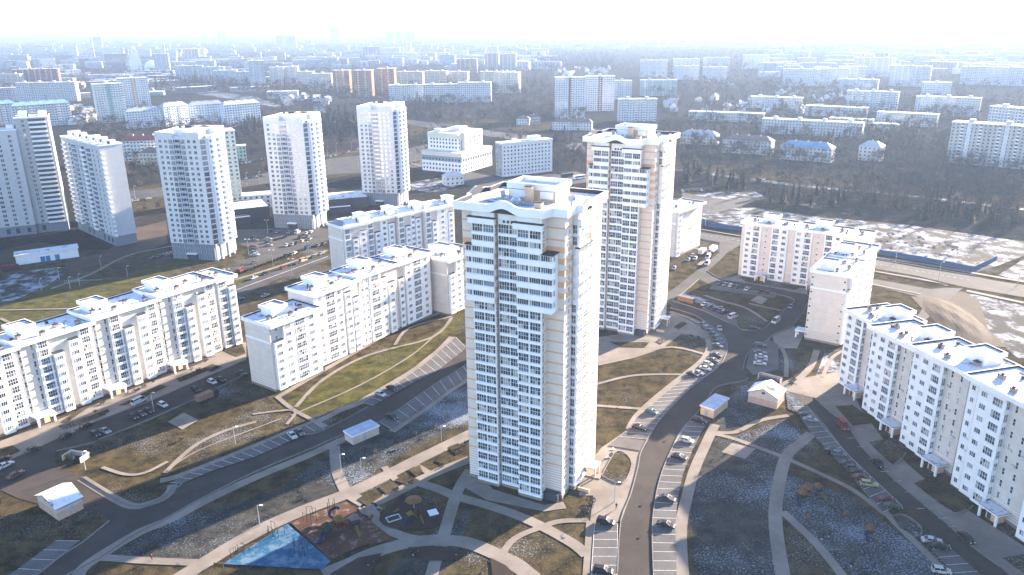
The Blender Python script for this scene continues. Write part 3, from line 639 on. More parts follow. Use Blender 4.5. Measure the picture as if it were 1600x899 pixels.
def porch(T, x, y, wd=6.0, out=4.5):
    b = MB(); b.box(x - wd / 2, x + wd / 2, y - out, y - .02, 3.1, 3.45, 0, 1); b.box(x - wd / 2 + .1, x + wd / 2 - .1, y - out + .1, y - .1, 3.45, 3.6, 3, 1)
    for sx in (-1, 1): b.box(x + sx * (wd / 2 - .5) - .25, x + sx * (wd / 2 - .5) + .25, y - out + .2, y - out + .7, 0, 3.1, 0)
    b.box(x - 1.6, x + 1.6, y - 2.6, y - .02, 0, 2.9, 2); b.box(x - 1.2, x - .1, y - 2.66, y - 2.58, .1, 2.3, 3)
    b.build('entrance_porch', [WHITE, SNOW, ORANGE, DARK], T)

# middle row: stepped block with white window panels
oM = at(432, 613); M = thing('apartment_block', 'long stepped white block left of the central tower, gabled roof edges over curved lawn', 'apartment block', (oM.x, oM.y, 0), math.radians(55))
def m_elems(nf, left=True):
    e = [(5.2, 13.0, 1.0, nf, 1, [(6.7, W3), (10.2, G4)]), (13.0, 20.5, .8, nf, 1, [(15.0, W3), (18.4, W3)])]
    return e
section(M, 0, 0, 21.5, 13.4, 8, 2.88, [(.9, 4.6, 1.2, 6, 1, [(2.75, W3)]), (5.2, 20.6, 1.0, 8, 1, [(7.2, W3), (12.4, G4), (17.6, W3)])], [CREAM], gable=[(8.2, 16.8, 1.6)], bands=True, pent=9)
w_up = [window(M, W2, 2.7, 0, 1 + k * 2.88 + .75) for k in (6, 7)]
for k in range(8): pass
section(M, 22.3, 3.2, 22.2, 13.4, 9, 3.0, [(.4, 13.6, 1.0, 9, 1, [(2.6, W3), (7.4, G4), (12.0, W3)]), (15.0, 18.0, 1.1, 8, 1, [(16.5, W3)]), (18.6, 21.6, 1.2, 7, 1, [(20.1, W3)])], [CREAM], gable=[(3.2, 11.6, 1.6)], pent=9, bands=True)
section(M, 45.3, 4.3, 22.2, 13.4, 9, 3.02, [(.6, 5.4, 1.1, 9, 1, [(1.9, W2), (4.2, W2)]), (5.6, 12.0, 1.3, 9, 1, [(8.7, G4)]), (12.4, 15.2, 1.1, 8, 1, [(13.8, W3)]), (16.4, 20.0, 1.2, 7, 1, [(18.2, W3)])], [CREAM], gable=[(4.6, 13, 1.6)], pent=10)
section(M, 68.3, 5.2, 21.5, 13.4, 9, 2.95, [(.6, 3.4, 1.1, 7, 1, [(2.0, W3)]), (4.6, 19.8, 1.1, 9, 1, [(6.6, W3), (11.6, G4), (17.0, W3)])], [CREAM], gable=[(7.4, 15.8, 1.6)], pent=9)
section(M, 91.5, -2.6, 22, 16.6, 8, 2.92, [(1.0, 4.2, 1.2, 6, 1, [(2.6, W3)]), (5.2, 20.4, 1.0, 8, 1, [(7.2, W3), (12.4, G4), (17.6, W3)])], [CREAM], gable=[(8.2, 16.8, 1.6)], bands=True, pent=9)

# left row: stair bays, loggias and porches; runs out of the frame
oL = at(350, 547) - Vector((math.cos(math.radians(55.5)), math.sin(math.radians(55.5)), 0)) * 120
Lr = thing('apartment_block', 'long stepped white block at the left edge with four entrance porches along its front', 'apartment block', (oL.x, oL.y, 0), math.radians(55.5))
def l_elems(nf, a=-.1):
    return [(0, .1, 0, nf, 0, [(.5, N1), (4.5, N1)]), (5.4, 9.2, .9, nf, 1, [(7.3, G3)], 'b'), (9.9, 12.9, 1.8, nf - 2, 1, [(11.4, W3)]),
            (15.4, 18.4, 1.6, nf - 1, 1, [(16.9, W3)]), (18.9, 22.9, .7, nf, 1, [(20.9, G3)])]
for i, (nf, fh) in enumerate(((9, 2.78), (9, 2.8), (9, 2.86), (9, 2.98), (9, 3.06))):
    section(Lr, i * 24.0 + .02, -i * .02, 23.96, 13.5, nf, fh, l_elems(nf), [CREAM], pent=2.6 + 3, chim=4, eave_out=1.0)
    b = MB(); b.box(i * 24.0 + .9, i * 24.0 + 4.1, -.35, 0, .5, 1 + nf * fh + 1.2, 0); b.build('stair_bay', [CREAM], Lr)
    porch(Lr, i * 24 + 2.6, 0)
section(Lr, 120, .05, 8.5, 13.5, 9, 3.0, [(0.6, 4.2, .9, 9, 1, [(2.4, G3)], 'b'), (4.9, 7.9, 1.6, 8, 1, [(6.4, W3)])], [CREAM], pent=False, chim=1)
for k in range(9): pass

# right row
def R3build():
    o = Vector((115.0, 246.0, 0)); rz = math.radians(-75)
    T = thing('apartment_block', 'long white and beige block in shade at the right edge, with snowy roofs', 'apartment block', (o.x, o.y, 0), rz)
    ex = Vector((math.cos(rz), math.sin(rz), 0)); ey = Vector((-ex.y, ex.x, 0))
    for i, (sx, sy, L, fh) in enumerate(((115.0, 246.0, 17, 2.86), (114.6, 227.0, 20, 3.02), (116.6, 205.5, 20, 3.3), (119.6, 182.5, 22, 3.45), (123.0, 159.5, 22, 3.5), (127, 136, 22, 3.5))):
        d = Vector((sx, sy, 0)) - o; x0, y0 = d.dot(ex), d.dot(ey)
        if i == 0: el_ = [(.4, 4.2, 1.0, 9, 1, [(2.2, W3)]), (4.6, 9.0, 1.4, 9, 1, [(6.8, G3)]), (9.4, 9.5, 0, 9, 0, [(12.2, N1)])]
        else: el_ = [(.4, 3.2, .4, 9, 1, [(1.8, W2)]), (3.8, 7.6, 1.0, 9, 1, [(5.7, W3)]), (8.0, 12.4, 1.5, 9, 1, [(10.2, G3)], ), (12.6, 12.7, 0, 9, 0, [(14.4, N1), (17.6, N1)])]
        section(T, x0, y0, L, 15, 9, fh, el_, [CREAM], pent=L - 5.5, chim=3, eave_out=1.5)
        for k in range(9): window(T, R1, x0 + (9.02 if i == 0 else 12.42), y0 - .75, 1 + k * fh + .4, math.pi / 2, 'side_glazing')
        porch(T, x0 + (10.5 if i == 0 else 16.2), y0 - .4, 6, 4.2)
R3build()
# pink-fronted block and the end-on block at the right of the courtyard
o = at(1153, 431); T = thing('apartment_block', 'pink and white block behind the courtyard car park, right of the second tower', 'apartment block', (o.x, o.y, 0), math.radians(-34))
r1e = [(1.6, 9.6, .5, 9, 1, [(3.4, W3), (7.2, G3)]), (9.7, 9.8, 0, 9, 0, [(12.0, SQ)]), (14.6, 22.4, .5, 9, 1, [(16.6, G3), (20.6, W3)])]
section(T, 0, 0, 24.6, 14, 9, 2.88, r1e, [PINK], pent=12, chim=3, eave_out=.6)
section(T, 24.6, -.03, 25.4, 14, 9, 2.88, [(1.2, 9, .5, 9, 1, [(2.8, W3), (6.8, G3)]), (9.7, 9.8, 0, 9, 0, [(11.6, SQ)]), (14.4, 22.2, .5, 9, 1, [(16.4, G3), (20.4, W3)])], [PINK], pent=12, chim=3, eave_out=.62)
section(T, 50, .02, 8, 14, 9, 2.86, [], [PINK], pent=False, chim=1, eave_out=.6)
porch(T, 12, -.5, 5.5, 4); porch(T, 36.6, -.5, 5.5, 4)
o = at(1310, 541); T = thing('apartment_block', 'beige block seen end-on with a blank banded end wall, between courtyard and right row', 'apartment block', (o.x, o.y, 0), math.radians(54.7))
for i in range(2):
    section(T, i * 25.5, -.02 * i, 25.4, 13.2, 9, 3.0, [(.4, 4.0, 1.0, 9 if i else 7, 1, [(2.2, W3)]), (5, 13, 1.0, 9, 1, [(6.8, W3), (10.6, G4)]), (15, 24, 1.0, 9, 1, [(17, W3), (21, G4)])], [PINK if i > 5 else wall_mat('end_render', (.68, .60, .53), None, 1.0, 2.93, base=(.66, .60, .56), base2=(.58, .46, .38), zbase=4.2)], bands=(i == 0), pent=6 + 2 * i, chim=4, eave_out=1.1)
for k in range(9):
    window(T, SQ, -.02, 12.6, 1 + k * 3.0 + .8, -math.pi / 2, 'end_window'); window(T, SQ, -.02, .7, 1 + k * 3.0 + .8, -math.pi / 2, 'end_window')
b = MB(); b.box(-.8, 3.5, 13.2, 17, 3.1, 3.5, 0, 1); b.box(-.5, 0, 16.2, 16.7, 0, 3.1, 0); b.box(2.8, 3.2, 16.2, 16.7, 0, 3.1, 0); b.build('entrance_porch', [WHITE, SNOW], T)
# row behind the middle row: grey mansard roofs and white stair towers
o = at(544, 402, 0); o = Vector((-84.5, 374.0, 0)); T = thing('apartment_block', 'white block with blue-grey hipped roofs and square stair towers, behind the middle row', 'apartment block', (o.x, o.y, 0), math.radians(45))
HIP = plain('blue_roof', (.20, .24, .31), .45, .15, .4)
xs = 0
for i, (L, y0) in enumerate(((15, 0), (19, 1.8), (17, .6), (22, -1.0))):
    section(T, xs, y0, L, 13, 8, 3.0, [(.6, 4.2, .9, 8, 1, [(2.4, G3)], 'b'), (5.0, 8.0, 1.6, 6, 1, [(6.5, W3)]), (L - 5, L - 1.2, .8, 7, 1, [(L - 3.1, W3)])] + ([(8.8, L - 5.6, .8, 8, 1, [(L / 2 + 1.8, W3)])] if L > 16 else []), [CREAM], pent=False, chim=0, bands=(i == 0))
    H = 1 + 24.15
    b = MB(); X0, X1, Y0, Y1 = xs + .4, xs + L - 4.6, y0 - .4, y0 + 12.6
    lo = [(X0, Y0, H + .8), (X1, Y0, H + .8), (X1, Y1, H + .8), (X0, Y1, H + .8)]; hi = [(X0 + 2.6, Y0 + 3, H + 3.1), (X1 - 1.6, Y0 + 3, H + 3.1), (X1 - 1.6, Y1 - 3, H + 3.1), (X0 + 2.6, Y1 - 3, H + 3.1)]
    for k in range(4): b.face([lo[k], lo[(k + 1) % 4], hi[(k + 1) % 4], hi[k]], 1 if k in (0, 1) else 0)
    b.face(hi, 1); b.build('hipped_roof', [HIP, SNOW], T)
    b = MB(); b.box(xs + L - 4.3, xs + L + .2, y0 + .3, y0 + 6, H - 1, H + 5.2, 0); b.box(xs + L - 4.6, xs + L + .5, y0, y0 + 6.3, H + 5.2, H + 5.6, 0, 1); b.box(xs + L - 4.4, xs + L - 4.28, y0 + 2.4, y0 + 3.4, H + 1, H + 3.4, 2); b.build('stair_tower', [WHITE, SNOW, DARK], T)
    xs += L + .02
# end wall of a low block showing behind the second tower
o = at(1053, 404); T = thing('apartment_block', 'narrow cream end wall of a block showing right behind the second tower', 'apartment block', (o.x, o.y, 0), math.radians(50))
section(T, 0, 0, 30, 12.5, 8, 3.0, [(1, 5, .9, 8, 1, [(3, W3)])], [CREAM], bands=True, pent=10, chim=2)
for k in range(8): window(T, SQ, -.02, 11.6, 1 + k * 3.0 + .8, -math.pi / 2, 'end_window')

# ------------------------------------------------------------------ labels: ordinals for look-alikes
ORD = ['first', 'second', 'third', 'fourth', 'fifth', 'sixth', 'seventh', 'eighth', 'ninth', 'tenth', 'eleventh', 'twelfth', 'thirteenth', 'fourteenth', 'fifteenth', 'sixteenth']
PENDING = []
def later(o, px, label): PENDING.append((label, px, o)); return o
def settle_labels():
    by = {}
    for l, px, o in PENDING: by.setdefault(l, []).append((px, o))
    for l, lst in by.items():
        lst.sort(key=lambda q: q[0]); n = len(lst)
        for i, (px, o) in enumerate(lst):
            if n == 1: o['label'] = l
            elif n == 2: o['label'] = l + (', the left one' if i == 0 else ', the right one')
            elif i == n - 1: o['label'] = l + ', the last to the right'
            else: o['label'] = l + ', ' + ORD[min(i, 15)] + ' from the left'

# ------------------------------------------------------------------ three white towers on grey stone bases
WTW = wall_mat('white_panel_wall', (.60, .61, .63), None, 0, 2.9)
STONE = plain('grey_stone_base', (.20, .22, .25), .7, .15, 1.2)
BALC = plain('blue_grey_balcony', (.36, .41, .50), .5, .1)
def white_tower(label, loc, rz, H=66.0):
    T = thing('apartment_tower', label, 'apartment tower', loc, rz, 'white towers on grey stone bases')
    w_ = MB(); foot = [(0, 0), (26, 0), (27.6, 3.0), (28.2, 3.6), (28.2, 20), (25, 24), (0, 24), (-1.2, 20), (-1.2, 4)]
    w_.prism(foot, 9, H, 0); w_.prism([(2, .5), (24, .5), (26, 4), (26, 20), (23, 23), (2, 23)], H, H + 1.2, 0)
    for q in ((0, 10.5, 0, .5), (15.5, 26, 0, .5), (0, .5, .5, 24), (24.5, 26, .5, 6)): w_.box(*q, H, H + 3.4, 0, 1)
    w_.build('wall', [WTW, SNOW], T)
    b = MB(); b.prism([(q[0] * .998, q[1] + .15) for q in foot[:2]] + [(26.4, 3.2), (26.4, 20), (25, 23.5), (0, 23.5), (-.6, 20), (-.6, 4)], -.1, 9, 0)
    b.box(10.2, 15.4, -1.6, .2, 0, 3.4, 1); b.box(9.8, 15.8, -2.2, .2, 3.4, 3.9, 2); b.build('stone_base', [STONE, GL[0], WHITE], T)
    for (x, y) in ((26.9, .7), (28.0, 4.2), (29.2, 9), (28.6, 15)):
        c = MB(); c.cyl(x, y, 0, 9, .45, 8); c.build('pillar', WHITE, T)
    for (x, y, r) in ((28.3, 6.0, 1.9), (28.8, 11.2, 2.3), (28.1, 16.6, 2.0)):
        c = MB(); c.cyl(x, y, 9, H + 1.5, r, 16, 0, mt=1); c.build('rounded_bay', [WHITE, SNOW], T)
    q = MB(); nf = int((H - 9) / 2.85); fh = (H - 9) / nf
    for k in range(nf):
        z = 9 + k * fh + .8  # upper storeys get lighter panes with the sky reflection painted in
        for x in (2.8, 6.1, 19.6, 22.9):
            q.box(x - .75, x + .75, -.06, .02, z, z + 1.45, 1 if (k > nf - 8 and rnd() < .5) else 0)
            q.box(x - .05, x + .05, -.09, 0, z, z + 1.45, 2)
        for x in (9.0, 16.2):
            q.box(x - 1.0, x + 1.0, -.10, .02, z - .5, z + 1.6, 0 if k < nf - 5 else 1)
            for s in (-.35, .35): q.box(x + s - .05, x + s + .05, -.14, 0, z - .5, z + 1.6, 2)
        q.box(10.6, 14.6, -.08, .02, z - .2, z + 1.6, 0)
        for s in (11.6, 13.6): q.box(s - .06, s + .06, -.12, 0, z - .2, z + 1.6, 2)
        q.face([(26.15, .15, z - .5), (27.5, 2.75, z - .5), (27.5, 2.75, z + 1.7), (26.15, .15, z + 1.7)], 0 if k < nf - 6 else 1)
        for (x, y, r) in ((28.3, 6.0, 1.95), (28.8, 11.2, 2.35), (28.1, 16.6, 2.05)):
            for a in (-.9, -.3, .3):
                a0, a1 = a - .2, a + .2
                q.face([(x + r * math.cos(a0), y + r * math.sin(a0), z), (x + r * math.cos(a1), y + r * math.sin(a1), z), (x + r * math.cos(a1), y + r * math.sin(a1), z + 1.4), (x + r * math.cos(a0), y + r * math.sin(a0), z + 1.4)], 1)
    for k in range(3):
        z = .9 + k * 2.9
        for i in range(8):
            x = 1.8 + i * 3.2
            if 9.5 < x < 16 and k == 0: continue
            q.box(x - .8, x + .8, -.02, .16, z + .2, z + 1.7, 1); q.box(x - .06, x + .06, -.06, .1, z + .2, z + 1.7, 2)
    tag(q.build('window', [GL[0], GL[3], FRAME], T), kind='stuff')
    bm_ = MB(); bm_.box(10.5, 14.7, -.75, .02, 0, 1.15, 0); bm = bm_.mesh('balcony', BALC)
    for k in range(nf): link('balcony', bm, T, (0, 0, 9 + k * fh - .15))
    c = MB(); c.cyl(14, 12, H + 1.2, H + 3.2, 8.6, 28, 0); c.cyl(14, 12, H + 3.2, H + 4.6, 9.4, 28, 0, mt=1); c.box(12, 16, 10, 13, H + 4.6, H + 5.6, 2); c.box(9, 10.2, 9, 10, H + 4.6, H + 5.5, 2)
    c.box(16, 27.5, 14, 22, H + 1.0, H + 4.6, 0, 1); c.build('roof_crown', [WHITE, SNOW, DARK], T)
    return T
wt = white_tower('white tower with round roof crown on grey stone base, leftmost of the three', (*at(271, 404).xy, 0), math.radians(-11.5))
for (px, py, lab) in ((429.4, 356, 'white tower with round roof crown on grey stone base, middle of the three'), (567.8, 320.5, 'white tower with round roof crown on grey base, rightmost of the three, behind hipped roofs')):
    o = copy_tree(wt); o.location = (*at(px, py).xy, 0); o['label'] = lab
o.rotation_euler.z = math.radians(-11)

# ------------------------------------------------------------------ far left long block of two wings and a raised end
PW = wall_mat('panel_wall', (.50, .51, .53), None, 0, 2.8); PWG = wall_mat('grey_panel_wall', (.42, .42, .42), None, 0, 2.8)
BCACHE = {}
def slab_balcony(T, x, y, z, wd, out=1.1, mat=WHITE):
    k = (wd, out, mat.name)
    if k not in BCACHE:
        b = MB(); b.box(-wd / 2, wd / 2, -out, 0, 0, 1.15); BCACHE[k] = b.mesh('balcony', mat)
    link('balcony', BCACHE[k], T, (x, y, z))
def panel_wing(label, o, rz, L, D, H, cols, extra=None, wallm=PW):
    T = thing('apartment_block', label, 'apartment block', (o.x, o.y, 0), rz); w_ = MB()
    w_.box(0, L, 0, D, 6, H, 0); w_.box(.1, L - .1, .25, D - .2, -.1, 6, 1); q = MB()
    w_.build('wall', [wallm, STONE], T); nf = int((H - 6) / 2.8)
    for k in range(nf):
        z = 6 + k * 2.8
        for (x, kd, wd) in cols:
            if kd == 'w': q.box(x - wd / 2, x + wd / 2, -.06, .02, z + .8, z + 2.2, 0); q.box(x - .06, x + .06, -.1, .02, z + .8, z + 2.2, 1)
            elif kd == 'b': q.box(x - wd / 2, x + wd / 2, -.04, .02, z + .9, z + 2.5, 0); slab_balcony(T, x, 0, z - .1, wd)  # dark quad paints the shade of the recess above the parapet
            elif kd == 'g': q.box(x - wd / 2, x + wd / 2, -.5, .02, z + .5, z + 2.3, 2); q.box(x - wd / 2 - .05, x + wd / 2 + .05, -.56, .02, z + 2.3, z + 2.6, 1)
        if extra: slab_balcony(T, L + .6, 1.2 + .4, z, 1.2, 1.2)
    for x in [c[0] for c in cols if c[1] != 'b']: q.box(x - 1, x + 1, .18, .3, 1.5, 4.6, 0)
    tag(q.build('window', [GL[0], FRAME, GL[1]], T), kind='stuff')
    r = MB(); r.box(-.3, L + .3, -.3, D + .3, H, H + .8, 0, 1); r.build('roof', [WHITE, SNOW], T)
    for i in range(max(2, int(L / 10))):
        x = 4 + i * (L - 7) / max(1, int(L / 10) - 1); b = MB(); b.box(x - 2, x + 2, D * .3, D * .8, H + .8, H + uni(2.2, 3.6), 0, 1); b.box(x + 2.5, x + 3.2, D * .4, D * .5, H + .8, H + 2.4, 2); b.build('roof_housing', [WHITE, SNOW, DARK], T)
    return T
pw1 = panel_wing('grey panel block with a blank sunlit end wall, beside the dirt track at far left', Vector((-277, 480, 0)), math.atan2(-43.3, 45.3), 62.5, 12.5, 58.5, [(4, 'b', 5), (13, 'b', 4.2), (21, 'g', 5), (28, 'w', 1.5), (36, 'b', 5), (45, 'g', 5), (52, 'w', 1.5), (58, 'w', 1.3)], True)
oL2 = Vector((-280, 478, 0)) - 84 * Vector((.893, .45, 0))
pw2 = panel_wing('grey panel block with wide white balconies in shade at the left edge', oL2, math.radians(26.7), 65, 13, 64, [(4, 'w', 2), (12, 'b', 11), (22, 'w', 1.8), (26, 'w', 1.4), (35, 'b', 11), (43.5, 'g', 4), (50, 'w', 2), (55, 'w', 1.6), (61, 'w', 1.4)])
pw3 = panel_wing('tallest grey panel section between the two wings of the long block, far left', oL2 + 65.1 * Vector((.893, .45, 0)) + 1.6 * Vector((-.45, .893, 0)), math.radians(26.7), 17.5, 16, 70.5, [(4, 'w', 1.4), (11.5, 'b', 9)], wallm=PWG)

# ------------------------------------------------------------------ generic background building
FMATS = {}
def cmat(c):
    k = tuple(round(x, 2) for x in c)
    if k not in FMATS: FMATS[k] = wall_mat('facade', k, None, 0, 3.0)
    return FMATS[k]
BLUEROOF = plain('blue_sheet_roof', (.16, .28, .42), .5, .15, .3); REDROOF = plain('red_sheet_roof', (.26, .075, .065), .6, .15, .3); BROWNROOF = plain('brown_roof', (.16, .12, .11), .7, .2, .4)
def zdist(p): return (Vector((p.x, p.y, 0)) - Vector((0, 0, CAMH))).dot(FWD)
def height_to(p, py):
    lo, hi = 0., 300.
    for _ in range(40):
        mdl = (lo + hi) / 2; v = Vector((p.x, p.y, mdl - CAMH)); y = PY - FPX * v.dot(UP) / v.dot(FWD)
        lo, hi = (mdl, hi) if y > py else (lo, mdl)
    return lo
def place(px0, px1, pyb, pyt, ang, depth):
    pc = (px0 + px1) / 2; p = at(pc, pyb); H = max(3.5, height_to(p, pyt)); a = math.radians(ang)
    Wd = max(5.0, ((px1 - px0) / FPX * zdist(p) - depth * abs(math.sin(a))) / math.cos(a))
    rz = math.atan2(-p.x, p.y) + a; inward = Vector((p.x, p.y, 0)).normalized() * depth * .5
    return p + inward * .2, H, Wd, rz
def bgb(label, px0, px1, pyb, pyt, col, ang=0, depth=13., roof='flat', stripe=None, name='apartment_block', cat='apartment block', group=None, fw=3.2, sec=None):
    p, H, Wd, rz = place(px0, px1, pyb, pyt, ang, depth)
    T = tag(link(name, None, None, (p.x, p.y, 0), rz), None, cat, group); later(T, px0, label)
    x0, x1 = -Wd / 2, Wd / 2; mats = [cmat(col), stripe or cmat(sc(col, .6)), WHITE]; w_ = MB(); q = MB()
    if roof in ('blue', 'red', 'brown', 'grey'): Hw = H - min(4.5, H * .3)
    else: Hw = H - .6
    n = sec or max(1, int(Wd / 22)); seg = Wd / n
    for i in range(n):
        off = .9 * (i % 2) if n > 1 else 0; hh = Hw - (.25 if i % 2 else 0)
        w_.box(x0 + i * seg, x0 + (i + 1) * seg, off, depth + off, -.1, hh, 0)
        if stripe: w_.box(x0 + i * seg + seg * .44, x0 + i * seg + seg * .56, off - .4, off, 0, hh + .1, 1)
        nf = max(1, int(Hw / 2.95)); nc = max(2, int(seg / fw))
        for k in range(nf):
            z = Hw * k / nf + .9
            for c in range(nc):
                x = x0 + i * seg + (c + .5) * seg / nc
                if c % 4 == 2 and nf > 5: q.box(x - 1.2, x + 1.2, off - .9, off, z - .8, z + .3, 1); q.face([(x - 1.2, off - .05, z + .3), (x + 1.2, off - .05, z + .3), (x + 1.2, off - .05, z + 1.6), (x - 1.2, off - .05, z + 1.6)], 0)
                else: q.face([(x - .75, off - .05, z), (x + .75, off - .05, z), (x + .75, off - .05, z + 1.4), (x - .75, off - .05, z + 1.4)], 0)
            for (sx, sg) in ((x0 - .05, -1), (x1 + .05, 1)):
                for c in range(max(1, int(depth / 5))):
                    y = 2.4 + c * 5; pts = [(sx, y + sg * -.7, z), (sx, y + sg * .7, z), (sx, y + sg * .7, z + 1.4), (sx, y - sg * .7, z + 1.4)]
                    q.face(pts if sg > 0 else pts, 0)
    w_.build('wall', mats, T); tag(q.build('window', [GL[0], WHITE], T), kind='stuff')
    r = MB()
    if roof == 'flat':
        r.box(x0 - .4, x1 + .4, -.5, depth + 1.3, Hw + .02, H + .1, 0, 1); r.build('roof', [WHITE, SNOW], T)
        if H > 16:
            for i in range(n):
                x = x0 + (i + .5) * seg; b = MB(); b.box(x - 2.2, x + 2.2, depth * .35, depth * .75, H + .1, H + 2.6, 0, 1); b.build('roof_housing', [mats[0], SNOW], T)
    else:
        rm = {'blue': BLUEROOF, 'red': REDROOF, 'brown': BROWNROOF, 'grey': GREYROOF}[roof]; a_, b_ = x0 - .5, x1 + .5; hip = min(depth * .45, Wd * .3)
        lo = [(a_, -.5, Hw), (b_, -.5, Hw), (b_, depth + .5, Hw), (a_, depth + .5, Hw)]; hi = [(a_ + hip, depth / 2 - .3, H), (b_ - hip, depth / 2 - .3, H), (b_ - hip, depth / 2 + .3, H), (a_ + hip, depth / 2 + .3, H)]
        for k in range(4): r.face([lo[k], lo[(k + 1) % 4], hi[(k + 1) % 4], hi[k]], 0)
        r.face(hi, 0); r.face(lo[::-1], 0); ro = r.build('roof', [rm], T)
        for i in range(max(1, int(Wd / 12))):
            x = x0 + hip + (i + .5) * max(.1, Wd - 2 * hip) / max(1, int(Wd / 12)); b = MB(); b.box(x - .5, x + .5, depth * .4, depth * .5, H - 2, H + .9, 0); b.build('chimney', [cmat((.45, .4, .38))], ro)
    return T
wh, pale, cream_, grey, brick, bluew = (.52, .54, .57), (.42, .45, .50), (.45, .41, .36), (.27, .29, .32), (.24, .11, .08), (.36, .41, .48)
BROWN_S = plain('brown_stripe', (.20, .09, .09), .8); GREENW = (.30, .42, .42)
# middle distance, left
bgb('white block with blue pitched roof at the left edge beyond the grey block', -30, 28, 196, 158, wh, 10, 13, 'blue'); bgb('white block with blue pitched roof behind the tallest grey panel section', 30, 112, 198, 158, wh, 14, 13, 'blue')
bgb('cream slab block with sunlit end walls at the far left edge', -20, 33, 139, 116, cream_, -35, 12); bgb('brick red apartment block in the left distance', 28, 92, 137, 108, brick, -20, 12); bgb('long white block with cream sunlit end, in front of the brick red block', 34, 118, 159, 129, wh, -25, 12)
bgb('white block left edge, in front of cream slab', -30, 32, 160, 138, pale, 5, 12)
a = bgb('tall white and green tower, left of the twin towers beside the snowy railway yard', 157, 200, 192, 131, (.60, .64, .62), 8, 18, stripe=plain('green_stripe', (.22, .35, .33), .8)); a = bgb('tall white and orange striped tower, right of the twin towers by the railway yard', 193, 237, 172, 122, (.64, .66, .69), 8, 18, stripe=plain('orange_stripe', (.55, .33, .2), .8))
for (x0, x1, yb, yt, an) in ((202, 256, 200, 168, 10), (258, 300, 196, 160, 30), (300, 352, 190, 158, 12), (352, 412, 197, 157, 25)): bgb('white grey-roofed mid-rise beyond the left white tower', x0, x1, yb, yt, (.64, .68, .73), an, 12, 'grey')
bgb('long low building with red hipped roof behind the grey panel block', 190, 262, 252, 213, (.58, .6, .58), -18, 16, 'red', name='school_building', cat='school'); bgb('cream two storey building with dark red roof beside the school', 216, 262, 258, 232, (.55, .5, .4), -30, 14, 'brown', name='low_building', cat='building')
bgb('pale green striped slab tower behind the left white tower', 338, 381, 316, 205, (.55, .60, .54), 8, 14)
bgb('small green and white house left of the middle white tower', 370, 386, 252, 228, (.42, .52, .42), 0, 8, name='house', cat='house')
# dark shopping hall pieces
for (x0, x1, yb, yt, lab) in ((342, 425, 345, 312, 'dark low shopping hall with white canopy strips left of the middle white tower'), (508, 580, 328, 292, 'dark low shopping hall with snowy roof between the middle and right white towers')):
    p, H, Wd, rz = place(x0, x1, yb, yt, 8, 24); H = 7.5; T = thing('shopping_hall', lab, 'shop', (p.x, p.y, 0), rz); b = MB(); b.box(-Wd / 2, Wd / 2, 0, 24, -.1, H, 0); b.box(-Wd / 2 + .1, Wd / 2 - 14, -10, 0, -.1, 4.2, 0); b.build('wall', [DARK], T)
    b = MB(); b.box(-Wd / 2 + .6, Wd / 2 - .6, .6, 23.4, H, H + .25, 0); b.build('roof', [SNOW], T); b = MB(); b.box(-Wd / 2 + .3, Wd / 2 - 14.3, -10.6, -9.6, 4.2, 4.7, 0); b.build('canopy', [WHITE], T)
bgb('low white service building with striped front right of the pale green tower', 382, 424, 326, 305, wh, 0, 10, name='low_building', cat='building')
# clinic with grey band and the slab beside it
HG = plain('grey_cladding', (.23, .27, .31), .6, .1); HC = plain('clinic_cream', (.60, .58, .50), .8, .06)
def clinic():
    p = at(722, 272); T = thing('office_building', 'white stepped office building with dark grey band, right of the white towers', 'office building', (p.x, p.y, 0), math.radians(60)); b = MB()
    b.box(0, 50, 0, 42, -.1, 9.5, 0); b.box(-.1, 50.1, -.1, 42, 9.5, 14, 1); b.box(-.25, 50.2, -.25, 42.1, 14, 17.5, 2, 3)
    b.box(10, 50, 10, 42, 17.5, 28, 0); b.box(9.8, 50.2, 9.8, 42.2, 28, 32.5, 2, 3); b.box(16, 24, 6.5, 16, 17.5, 32.8, 2, 3); b.box(26, 38, 18, 28, 32.5, 36, 2, 3); b.box(14, 20, 30, 38, 32.5, 35, 2, 3); b.build('wall', [WHITE, HG, HC, SNOW], T)
    q = MB()
    for k, z in enumerate((2, 5.6, 10.4)):
        for i in range(12):
            x = 3 + i * 4; q.box(x - .8, x + .8, -.16, -.02, z, z + 1.8, 0); y = 2.5 + i * 3.4; q.box(-.16, -.02, y - .7, y + .7, z, z + 1.8, 0)
    for z in (19.5, 23, 26):
        for i in range(9):
            x = 12 + i * 4.2; q.box(x - .8, x + .8, 9.74, 9.9, z, z + 1.7, 0); y = 12 + i * 3.3; q.box(9.74, 9.9, y - .7, y + .7, z, z + 1.7, 0)
    tag(q.build('window', [GL[0]], T), kind='stuff')
    for x in (14, 30): b = MB(); b.box(x, x + 5, 9.6, 9.9, 18, 26, 0); b.build('grey_panel', [HG], T)
clinic()
p = at(785, 277); T = thing('office_building', 'pale slab block with grey end wall and rows of small windows beside the clinic', 'office building', (p.x, p.y, 0), math.radians(30)); b = MB(); b.box(0, 50, 0, 11, -.1, 27, 0); b.box(-.2, 0, .1, 10.9, 0, 26.9, 1); b.build('wall', [cmat((.60, .62, .65)), HG], T); q = MB()
for k in range(8):
    for i in range(14): x = 2.4 + i * 3.4; q.box(x - .6, x + .6, -.08, .02, 2 + k * 3.1, 3.5 + k * 3.1, 0)
    for i in range(2): q.box(-.28, -.18, 2.5 + i * 5, 4 + i * 5, 2 + k * 3.1, 3.4 + k * 3.1, 0)
